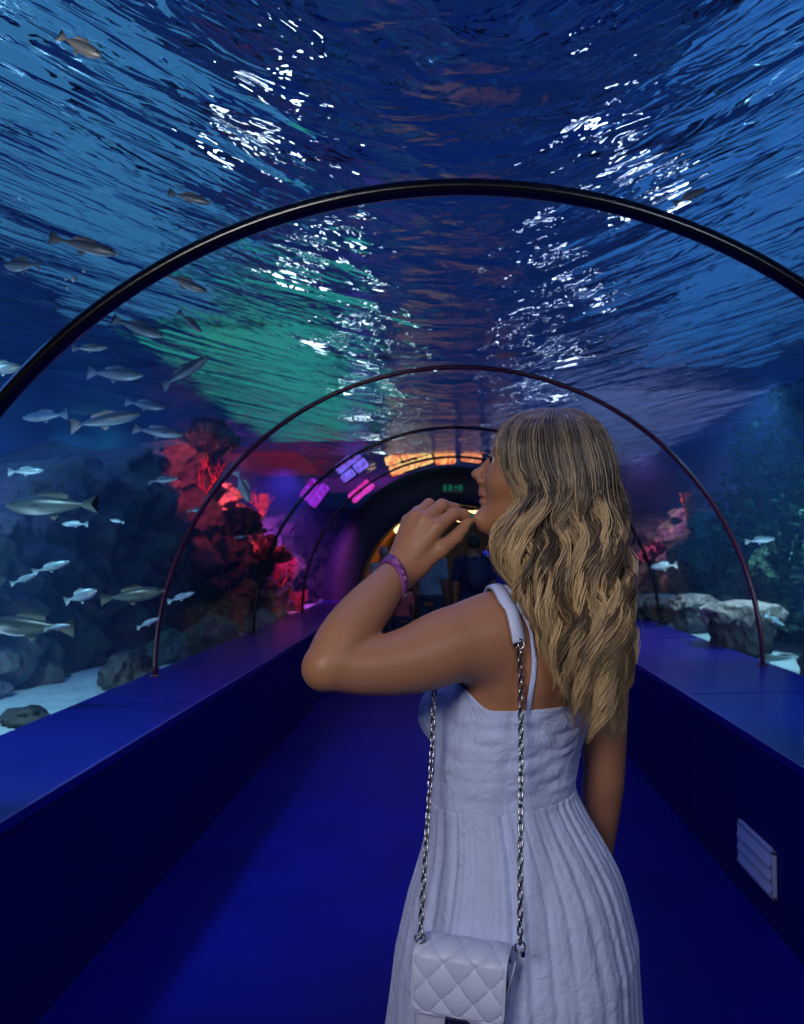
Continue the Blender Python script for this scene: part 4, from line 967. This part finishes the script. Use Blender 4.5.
# wristband
m_band = mat('band_purple', (.16, .03, .17), .5, color2=(.24, .05, .24), scale=60); m_pink = mat('band_pink', (.75, .3, .65), .5)
c0 = U(392, 581, 1.262); ax = (LW - U(363, 614, 1.195)).normalized(); ax = (ax + Vector((.62, 0, -.30))).normalized(); bm = bmesh.new(); R_ = []; N = 48
side = ax.orthogonal().normalized(); up_ = ax.cross(side)
def ring_pt(a, w_, off):
    d = side * math.cos(a) + up_ * math.sin(a); p = c0 + d * .05 + ax * (w_ + .004 * math.sin(a))
    for _ in range(12): p = p - d * (field_at(p) - off) * .8
    return p
for i in range(N): a = i * 2 * PI / N; R_.append([bm.verts.new(ring_pt(a, w_, o_)) for w_, o_ in ((-.0088, .0005), (-.0084, .0026), (.0084, .0026), (.0088, .0005))])
for i in range(N):
    A, B2 = R_[i], R_[(i + 1) % N]
    for k in range(4): bm.faces.new((A[k], A[(k + 1) % 4], B2[(k + 1) % 4], B2[k]))
bmesh.ops.recalc_face_normals(bm, faces=bm.faces[:]); wb = obj('wristband', bm, m_band, person); wb['label'] = 'purple fabric festival style wristband'
angs = sorted(range(72), key=lambda i: (side * math.cos(i * PI / 36) + up_ * math.sin(i * PI / 36)).dot(Vector((-.35, -.9, .2))), reverse=True); a0 = angs[0] * PI / 36
bm = bmesh.new()
for da, w_, s_ in ((-.75, .0025, .0036), (-.58, -.001, .0032), (-.42, .002, .0028), (.1, 0, .002), (.45, .001, .002)):
    pts = [ring_pt(a0 + da + .09 * math.cos(q), w_ + s_ * math.sin(q) * 1.0, .0034) for q in np.linspace(0, 5, 9)]; tube(bm, pts, .0006, 5)
obj('band_print', bm, m_pink, wb)
bm = bmesh.new(); cl = ring_pt(a0 + 1.2, 0, .004); box(bm, cl, (.008, .008, .009), .002); obj('clasp', bm, mat('clasp_dark', (.05, .04, .04), .4), wb)
# ---- hair: wavy locks over a soft core, one mesh
HT = np.array([ # py, left px, right px, centre depth, half depth
 (407.5, 542, 578, 1.335, .030), (410, 530, 590, 1.335, .050), (416, 517, 600, 1.335, .072), (425, 507, 608, 1.335, .086), (440, 503.5, 614, 1.335, .096), (455, 503, 618, 1.335, .100), (474, 506, 622, 1.335, .102),
 (492, 513, 625, 1.333, .102), (505, 517, 627, 1.33, .100), (525, 509, 629, 1.322, .098), (541, 500, 631, 1.312, .095), (562, 501, 633, 1.298, .090), (582, 508, 634, 1.283, .083), (600, 517, 635, 1.268, .075),
 (620, 530, 636, 1.25, .066), (641, 541, 637, 1.238, .056), (665, 549, 636, 1.228, .050), (690, 556, 632, 1.22, .046), (715, 564, 627, 1.213, .042), (745, 578, 617, 1.208, .036), (770, 588, 610, 1.207, .03)])
HT[:, 2] -= 10; HT[:, 1] += np.where(HT[:, 0] > 530, 4, 1)
def hair_pos(py, th, rho):
    xl, xr, dc, hd = [np.interp(py, HT[:, 0], HT[:, i]) for i in (1, 2, 3, 4)]
    sn, cs = np.sin(th), np.cos(th); e = .78; sx = np.sign(sn) * np.abs(sn) ** e; sc = np.sign(cs) * np.abs(cs) ** e
    px = (xl + xr) / 2 + (xr - xl) / 2 * rho * sx; d = dc - hd * rho * sc; return px, d
def U_arr(px, py, d):
    dx, dy = px - VPX, py - VPY; c, s = math.cos(ROLL), math.sin(ROLL)
    return np.stack([(dx * c - dy * s) * d / FPX, d, CAMZ - (dx * s + dy * c) * d / FPX], -1)
rg = np.random.default_rng(11); NL, NSTR, NP_ = 172, 42, 34
Vh, Fh, Ch = [], [], []; base = 0
tt = np.linspace(0, 1, NP_)
for l in range(NL):
    if l < 14: th = math.radians(-88 + l * 3.0 + rg.uniform(-2, 2)); rho = rg.uniform(.97, 1.02)
    elif l < 142: th = math.radians(-84 + 188 * (((l - 14) * .618034) % 1) + rg.uniform(-2, 2)); rho = .84 + .2 * (((l - 14) * .7548) % 1)
    else: th = math.radians(rg.uniform(104, 262)); rho = rg.uniform(.84, 1.0)
    frontness = max(0, (-math.degrees(th) - 35) / 50) if th < 0 else 0
    end = rg.uniform(655, 742) if rg.random() < .8 else rg.uniform(590, 680)
    if frontness > .2: end = rg.uniform(600, 705)
    if -30 < math.degrees(th) < 80: end = rg.uniform(680, 748)
    py0 = rg.uniform(407.8, 412); py = py0 + (end - py0) * tt
    ph = 2.2 * th + rg.normal(0, .55); lam = rg.uniform(74, 100); amp = rg.uniform(6.5, 13.5)
    light = np.clip(rg.choice([.12, .5, .92], p=[.42, .26, .32]) + rg.normal(0, .08) + frontness * .6, 0, 1)
    env = np.clip((py - 462) / 90, 0, 1) ** 1.3
    wave = amp * env * np.sin(2 * PI * (py - 452) / lam + ph); wave_d = amp * .0013 * env * np.cos(2 * PI * (py - 452) / lam + ph)
    wth = th + .10 * env * np.sin(py / 47 + ph)
    big = np.clip((tt - .9) / .1, 0, 1)
    curl = rg.uniform(-9, 12) * np.clip((tt - .82) / .18, 0, 1) ** 2
    for s_ in range(NSTR):
        r0 = rg.uniform(.1, .9)
        oth = rg.normal(0, .10) * (1 - .85 * env); orr = rg.normal(0, .022) * np.ones(NP_); ox = rg.normal(0, 3.0) * (1 - .74 * env * (.6 + .4 * tt)) * np.clip(tt * 6, .4, 1) ; od = rg.normal(0, .0035)
        fly = rg.random() < .035
        if fly: ox = ox * 2.6
        p2, d2 = hair_pos(py, wth + oth * (1 - .6 * env), (rho + orr) * np.clip(tt * 16 + r0, 0, 1))
        px = p2 + wave + curl + ox + .5 * np.sin(py / rg.uniform(18, 30) + rg.uniform(0, 6)); dd = d2 + wave_d + od
        sl_ = rg.uniform(.9, 1.0); pyy = py0 + (py - py0) * sl_
        P = U_arr(px, pyy, dd)
        T = np.gradient(P, axis=0); T /= np.linalg.norm(T, axis=1)[:, None] + 1e-9
        A = np.cross(T, [0.1, -1, .05]); A /= np.linalg.norm(A, axis=1)[:, None] + 1e-9; B_ = np.cross(T, A)
        rad = (.00078 if not fly else .0004) * np.clip(1.15 - tt ** 3, .15, 1)[:, None]
        for k in range(3): Vh.append(P + (A * math.cos(k * 2.0944) + B_ * math.sin(k * 2.0944)) * rad)
        i0 = np.arange(NP_ - 1)
        for k in range(3):
            k2 = (k + 1) % 3; Fh.append(np.stack([base + k * NP_ + i0, base + k2 * NP_ + i0, base + k2 * NP_ + i0 + 1, base + k * NP_ + i0 + 1], 1))
        base += 3 * NP_
        hs = np.clip(light + rg.normal(0, .12), 0, 1)
        g = np.clip((py - 462 + 60 * min(1, frontness)) / 120 + (hs - .5) * .6, 0, 1)[:, None]; tone = np.array([.042, .031, .027]) * (1 - hs) + np.array([.25, .195, .148]) * hs
        tip = np.array([.11, .066, .038]) * (1 - hs) + np.array([.82, .57, .30]) * hs
        c_ = tone * (1 - g) + tip * g
        for k in range(3): Ch.append(c_)
# soft core under the locks
NC, NR = 40, 40; pys = np.linspace(410, 700, NR); ring0 = base; core = []
for py in pys:
    th = np.arange(NC) * 2 * PI / NC; px, d = hair_pos(np.full(NC, py), th, .80 if py < 505 else .66); core.append(U_arr(px, np.full(NC, py), d))
core = np.concatenate(core); Vh.append(core); Ch.append(np.where((np.repeat(pys, NC) < 540)[:, None], np.array([[.045, .032, .025]]), np.array([[.06, .038, .022]])))
for j in range(NR - 1):
    i = np.arange(NC); i2 = (i + 1) % NC; Fh.append(np.stack([base + j * NC + i, base + j * NC + i2, base + (j + 1) * NC + i2, base + (j + 1) * NC + i], 1))
Vh = np.concatenate(Vh); Fh = np.concatenate(Fh); Ch = np.concatenate(Ch)
m_hair = vert_mat('blonde_hair', .34, .7)
hair = pymesh('hair', Vh, Fh, m_hair, person); set_col(hair.data, Ch); hair['label'] = 'long wavy blonde hair with darker roots'

# ================================================================== shoulder bag
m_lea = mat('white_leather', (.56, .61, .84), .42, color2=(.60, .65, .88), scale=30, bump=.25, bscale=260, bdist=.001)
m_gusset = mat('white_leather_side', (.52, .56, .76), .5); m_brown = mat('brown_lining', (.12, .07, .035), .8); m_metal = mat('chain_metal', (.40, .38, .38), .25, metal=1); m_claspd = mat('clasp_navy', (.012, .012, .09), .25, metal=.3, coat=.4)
bag = empty('shoulder_bag', U(459, 994, 1.112)); tag(bag, 'small white quilted shoulder bag on a chain, against the skirt', 'bag')
bag.rotation_euler = (0, math.radians(3.5), -math.radians(13))
BW, BH, BD = .133, .108, .046
# body: soft box, thinner at the top
bm = bmesh.new(); box(bm, (0, BD / 2, -.012), (BW * .95, BD, BH * .98), .010)
for vv in bm.verts:
    t = (vv.co.z + BH / 2) / BH; vv.co.y = (vv.co.y - BD / 2) * (1.12 - .35 * t) + BD / 2
    vv.co.x *= 1.02 - .04 * t
bmesh.ops.delete(bm, geom=[f_ for f_ in bm.faces if f_.normal.z > .7 and f_.calc_center_median().z > .02], context='FACES_ONLY')
bb = obj('bag_body', bm, m_gusset, bag); solid(bb, -.0018)
bm = bmesh.new(); box(bm, (0, BD / 2, .012), (BW * .90, BD * .74, .004), .001); obj('lining', bm, m_brown, bb)
# quilted flap: wraps from the back over the top and down the front
NU, NV = 96, 110; path = []
L1, L2, L3 = .020, .05, .077; tot = L1 + L2 + L3
for j in range(NV + 1):
    s_ = tot * j / NV
    if s_ < L1: path.append((BD + .004, .028 + s_ * .9, 0, 1))
    elif s_ < L1 + L2:
        a = (s_ - L1) / L2 * PI; path.append((BD / 2 + (BD / 2 + .004) * math.cos(a), .046 + .010 * math.sin(a), math.cos(a), math.sin(a)))
    else: path.append((-.004 - .003 * math.sin((s_ - L1 - L2) / L3 * PI), .046 - (s_ - L1 - L2), -1, 0))
v, f = [], []
for j, (y, z, ny, nz) in enumerate(path):
    if j / NV * tot < L1: ny, nz = 1, 0
    for i in range(NU + 1):
        u = i / NU; x = (u - .5) * BW; s_ = tot * j / NV; edge = min(u, 1 - u) * BW; bot = tot - s_
        # rounded lower corners
        xx = x
        if bot < .016: xx = x * (1 - (.012 * (1 - math.sqrt(max(0, 1 - ((.016 - bot) / .016) ** 2)))) / (BW / 2))
        a, b = (x * 1.0 + s_ * .92) / .045, (x * 1.0 - s_ * .92) / .045
        q = (abs(math.sin(a * PI)) * abs(math.sin(b * PI))) ** .38; h = .0046 * q * min(1, edge / .006, bot / .006)
        if min(edge, bot) < .0035: h = .0022
        v.append((xx, y + ny * h, z + nz * h))
for j in range(NV):
    for i in range(NU): p = j * (NU + 1) + i; f.append((p, p + 1, p + NU + 2, p + NU + 1))
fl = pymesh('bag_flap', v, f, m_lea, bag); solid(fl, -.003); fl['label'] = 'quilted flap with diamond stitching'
# clasp: dark interlocking block letters
bm = bmesh.new()
def blk(x, z, sx, sz): box(bm, (x, -.0125, z), (sx, .005, sz), .0008)
for x0 in (-.0095, .0075):
    blk(x0 - .0045, -.0410, .0034, .026); blk(x0 + .0045, -.0410, .0034, .026); blk(x0, -.0410, .011, .0036); blk(x0, -.0295, .011, .0034)
blk(-.001, -.0523, .030, .0034)
cl = obj('clasp', bm, m_claspd, bag, False); cl['label'] = 'dark navy clasp of interlocking block shapes'
bm = bmesh.new(); box(bm, (0, -.0095, -.0405), (.032, .002, .024), .0008); obj('clasp_plate', bm, mat('clasp_plate', (.02, .02, .05), .3), cl)
def world_part(name, bm, m, parent):
    o = obj(name, bm, m); bpy.context.view_layer.update(); o.parent = parent; o.matrix_parent_inverse = parent.matrix_world.inverted(); return o
def chain_along(pts, name='chain', pitch=.0112, L=.0165, W=.0098, wire=.00165):
    P = curve_pts(pts, 24); cum = [0]
    for a, b in zip(P[:-1], P[1:]): cum.append(cum[-1] + (b - a).length)
    n = int(cum[-1] / pitch); bm = bmesh.new(); k = 0
    for i in range(n):
        s_ = (i + .5) * cum[-1] / n
        while cum[k + 1] < s_: k += 1
        c = P[k].lerp(P[k + 1], (s_ - cum[k]) / max(1e-9, cum[k + 1] - cum[k])); t = (P[k + 1] - P[k]).normalized()
        a = Vector((math.cos(i * 1.25 + .4), math.sin(i * 1.25 + .4), 0)) if False else (Vector((1, -.6, 0)) if i % 2 else Vector((.6, 1, 0)))
        a = (a - t * a.dot(t)).normalized()
        pts2 = []
        for q in np.linspace(0, 2 * PI, 15)[:-1]:
            sx = math.cos(q); pts2.append(c + t * (L / 2 - wire) * math.copysign(abs(math.sin(q)) ** .8, math.sin(q)) + a * (W / 2 - wire) * math.copysign(abs(sx) ** .8, sx))
        tube(bm, pts2, wire, 6, closed=True)
    return world_part(name, bm, m_metal, bag)
rt = front(519, 644, .010)
cr = chain_along([rt, U(520.5, 690, min(rt.y, 1.205)), U(521, 760, 1.175), U(520.5, 850, 1.13), U(520, 944, 1.096)])
clp = U(420, 938, 1.128)
cl2 = chain_along([U(452, 640, 1.315), U(438, 672, 1.27), U(434, 694, 1.245), U(432, 750, 1.225), U(427, 830, 1.175), clp])
# leather shoulder piece of the strap
sp = ribbon([snap(U(470, 622, 1.33), .006), snap(U(482, 604, 1.325), .006), snap(U(492, 592, 1.29), .007), front(503, 597, .007), front(511, 610, .007), front(516, 626, .008), front(519, 642, .009)], .0225, .006, m_lea, 'strap_pad', None, off=.007)
bpy.context.view_layer.update(); sp.parent = bag; sp.matrix_parent_inverse = bag.matrix_world.inverted(); sp['label'] = 'wide white leather shoulder piece of the strap'
for c_, n_ in ((rt + Vector((0, -.002, 0)), .0075), (U(520, 947, 1.094), .007), (clp, .007)):
    bm = bmesh.new(); tube(bm, [c_ + Vector((math.cos(q) * n_, .2 * n_ * math.sin(q * 2), math.sin(q) * n_)) for q in np.linspace(0, 2 * PI, 17)[:-1]], .0015, 6, closed=True); world_part('ring', bm, m_metal, bag)
bm = bmesh.new(); c_ = U(523, 953, 1.106); box(bm, c_, (.006, .006, .012), .002); world_part('chain_clip', bm, m_metal, bag)
# side gusset ears that carry the rings
for s in (-1, 1):
    bm = bmesh.new(); G = []
    for i, (z, y0, y1, xo) in enumerate(((-.03, .002, BD - .002, 0), (.01, .003, BD - .004, .002), (.03, .009, BD - .010, .007), (.046, .016, BD - .016, .010))): G.append([bm.verts.new((s * (BW * .475 + xo), y0 + (y1 - y0) * t, z)) for t in (0, .5, 1)])
    for A, B2 in zip(G[:-1], G[1:]):
        for k in range(2): bm.faces.new((A[k], A[k + 1], B2[k + 1], B2[k]))
    o = obj('side_gusset', bm, m_gusset, bag); solid(o, .002)

# ================================================================== people far down the walkway
def standing(x, y, h, yaw, label, shirt, trousers, hairc, skin=(.35, .17, .10), long_hair=False, backpack=None, skirt=False, stride=.08, cap=False, arms=0):
    c, s = math.cos(yaw), math.sin(yaw); k = h / 1.7
    def P(u, w_, z): return Vector((x + (u * c - w_ * s) * k, y + (u * s + w_ * c) * k, z * k)) # u right, w forward
    def gf(): return Field(*[np.arange(a, b, .011 * max(k, .75)) for a, b in ((x - .42 * k, x + .42 * k), (y - .42 * k, y + .42 * k), (-.02, h + .05))])
    f_ = gf(); M = Matrix.Translation(P(0, .01, 1.585)) @ Matrix.Rotation(yaw, 4, 'Z') @ Matrix.Scale(k, 4)
    tab = [(z * k, P(0, 0, z).x, P(0, 0, z).y, a * k, b * k) for z, a, b in ((.80, .13, .09), (.92, .165, .115), (1.08, .135, .10), (1.25, .165, .115), (1.36, .165, .10), (1.43, .10, .07), (1.47, .05, .05))]
    loft(f_, tab, yaw + PI, .02); ell(f_, M, (0, 0, 0), (.075 * k, .095 * k, .112 * k), .02); cone(f_, P(0, 0, 1.42), P(0, .0, 1.54), .05 * k, .048 * k, .02)
    cone(f_, P(0, .09, 1.59), P(0, .108, 1.565), .011 * k, .014 * k, .01)
    for q in (-1, 1):
        ell(f_, M, (q * .075 * k, -.005 * k, -.01 * k), (.012 * k, .02 * k, .03 * k), .008)
        sh, el, wr = P(q * .175, 0, 1.38), P(q * .22, -.02, 1.12), P(q * .215, .08 + arms * .1, .90 + arms * .18)
        schain(f_, [(sh, .05 * k), (el, .038 * k), (wr, .026 * k)], .02, 3); cone(f_, wr, wr + (wr - el).normalized() * .10 * k, .030 * k, .02 * k, .01)
        hp, kn, an = P(q * .085, 0, .86), P(q * .09, .03 + q * stride * .5, .48), P(q * .09, q * stride - .02, .075)
        schain(f_, [(hp, .082 * k), (kn, .052 * k), (an, .034 * k)], .02, 3); cone(f_, an - Vector((0, 0, .035 * k)), an + (P(0, .15, 0) - P(0, 0, 0)) - Vector((0, 0, .045 * k)), .034 * k, .028 * k, .015)
    V_, F_ = f_.mesh(); o = pymesh('person', V_, F_, mat('skin_far', skin, .5)); tag(o, label, 'person', 'people at the end of the tunnel')
    g = gf(); tab2 = [(a, b, c2, d + .012 * k, e + .012 * k) for a, b, c2, d, e in tab if a >= .88 * k and a < 1.45 * k]; loft(g, tab2, yaw + PI, .02)
    for q in (-1, 1): sh, el = P(q * .175, 0, 1.38), P(q * .22, -.02, 1.12); cone(g, sh, sh.lerp(el, .75), .062 * k, .056 * k, .02)
    V_, F_ = g.mesh(); pymesh('shirt', V_, F_, mat('shirt', shirt, .8, color2=tuple(c_ * .7 for c_ in shirt), scale=9), o)
    g = gf()
    if skirt: cone(g, P(0, 0, 1.0), P(0, 0, .62), .12 * k, .20 * k, .02)
    else:
        for q in (-1, 1):
            hp, kn, an = P(q * .085, 0, .88), P(q * .09, .03 + q * stride * .5, .48), P(q * .09, q * stride - .02, .14); schain(g, [(hp, .098 * k), (kn, .068 * k), (an, .056 * k)], .02, 3)
        ell(g, Matrix.Translation(P(0, 0, .92)) @ Matrix.Rotation(yaw, 4, 'Z'), (0, 0, 0), (.178 * k, .13 * k, .10 * k), .02)
    V_, F_ = g.mesh(); pymesh('skirt' if skirt else 'trousers', V_, F_, mat('trousers', trousers, .85), o)
    g = gf(); ell(g, M, (0, -.018 * k, .022 * k), (.085 * k, .10 * k, .105 * k), .01)
    if long_hair: ell(g, M, (0, -.07 * k, -.10 * k), (.085 * k, .05 * k, .16 * k), .04)
    ell(g, M, (0, .10 * k, -.03 * k), (.065 * k, .07 * k, .085 * k), .01, True)
    V_, F_ = g.mesh(); pymesh('cap' if cap else 'hair', V_, F_, mat('hair_far', hairc, .6), o)
    if backpack:
        g = gf(); M2 = Matrix.Translation(P(0, -.17, 1.22)) @ Matrix.Rotation(yaw, 4, 'Z'); ell(g, M2, (0, 0, 0), (.15 * k, .09 * k, .22 * k), .02); ell(g, M2, (0, -.07 * k, -.07 * k), (.11 * k, .05 * k, .10 * k), .02)
        for q in (-1, 1): chain(g, [(P(q * .09, -.12, 1.38), .018 * k), (P(q * .10, 0, 1.455), .018 * k), (P(q * .11, .12, 1.36), .018 * k), (P(q * .12, .10, 1.15), .016 * k)], .01)
        V_, F_ = g.mesh(); b_ = pymesh('backpack', V_, F_, mat('backpack', backpack, .6)); tag(b_, 'dark navy backpack worn by the person in dark blue', 'backpack')
    return o
standing(.24, 8.9, 1.60, 0.15, 'person in dark blue with a backpack, walking away below the exit sign', (.012, .015, .10), (.01, .012, .05), (.02, .015, .015), backpack=(.008, .010, .055))
standing(-.28, 9.9, 1.58, -0.3, 'person in a pale blue patterned top behind the raised forearm', (.25, .42, .55), (.03, .06, .10), (.06, .035, .02), long_hair=True)
standing(-.98, 11.4, 1.50, 0.5, 'grey haired person in a pale top at the left of the portal', (.45, .42, .45), (.04, .04, .07), (.25, .22, .2))
standing(-.66, 10.4, 1.05, 0.2, 'child in a pink top in the walkway behind the forearm', (.75, .16, .2), (.05, .05, .12), (.05, .03, .02), skirt=False)
standing(.62, 10.8, 1.66, 0.0, 'person in a bright blue shirt right of the backpack wearer', (.03, .04, .42), (.02, .02, .05), (.04, .03, .02))
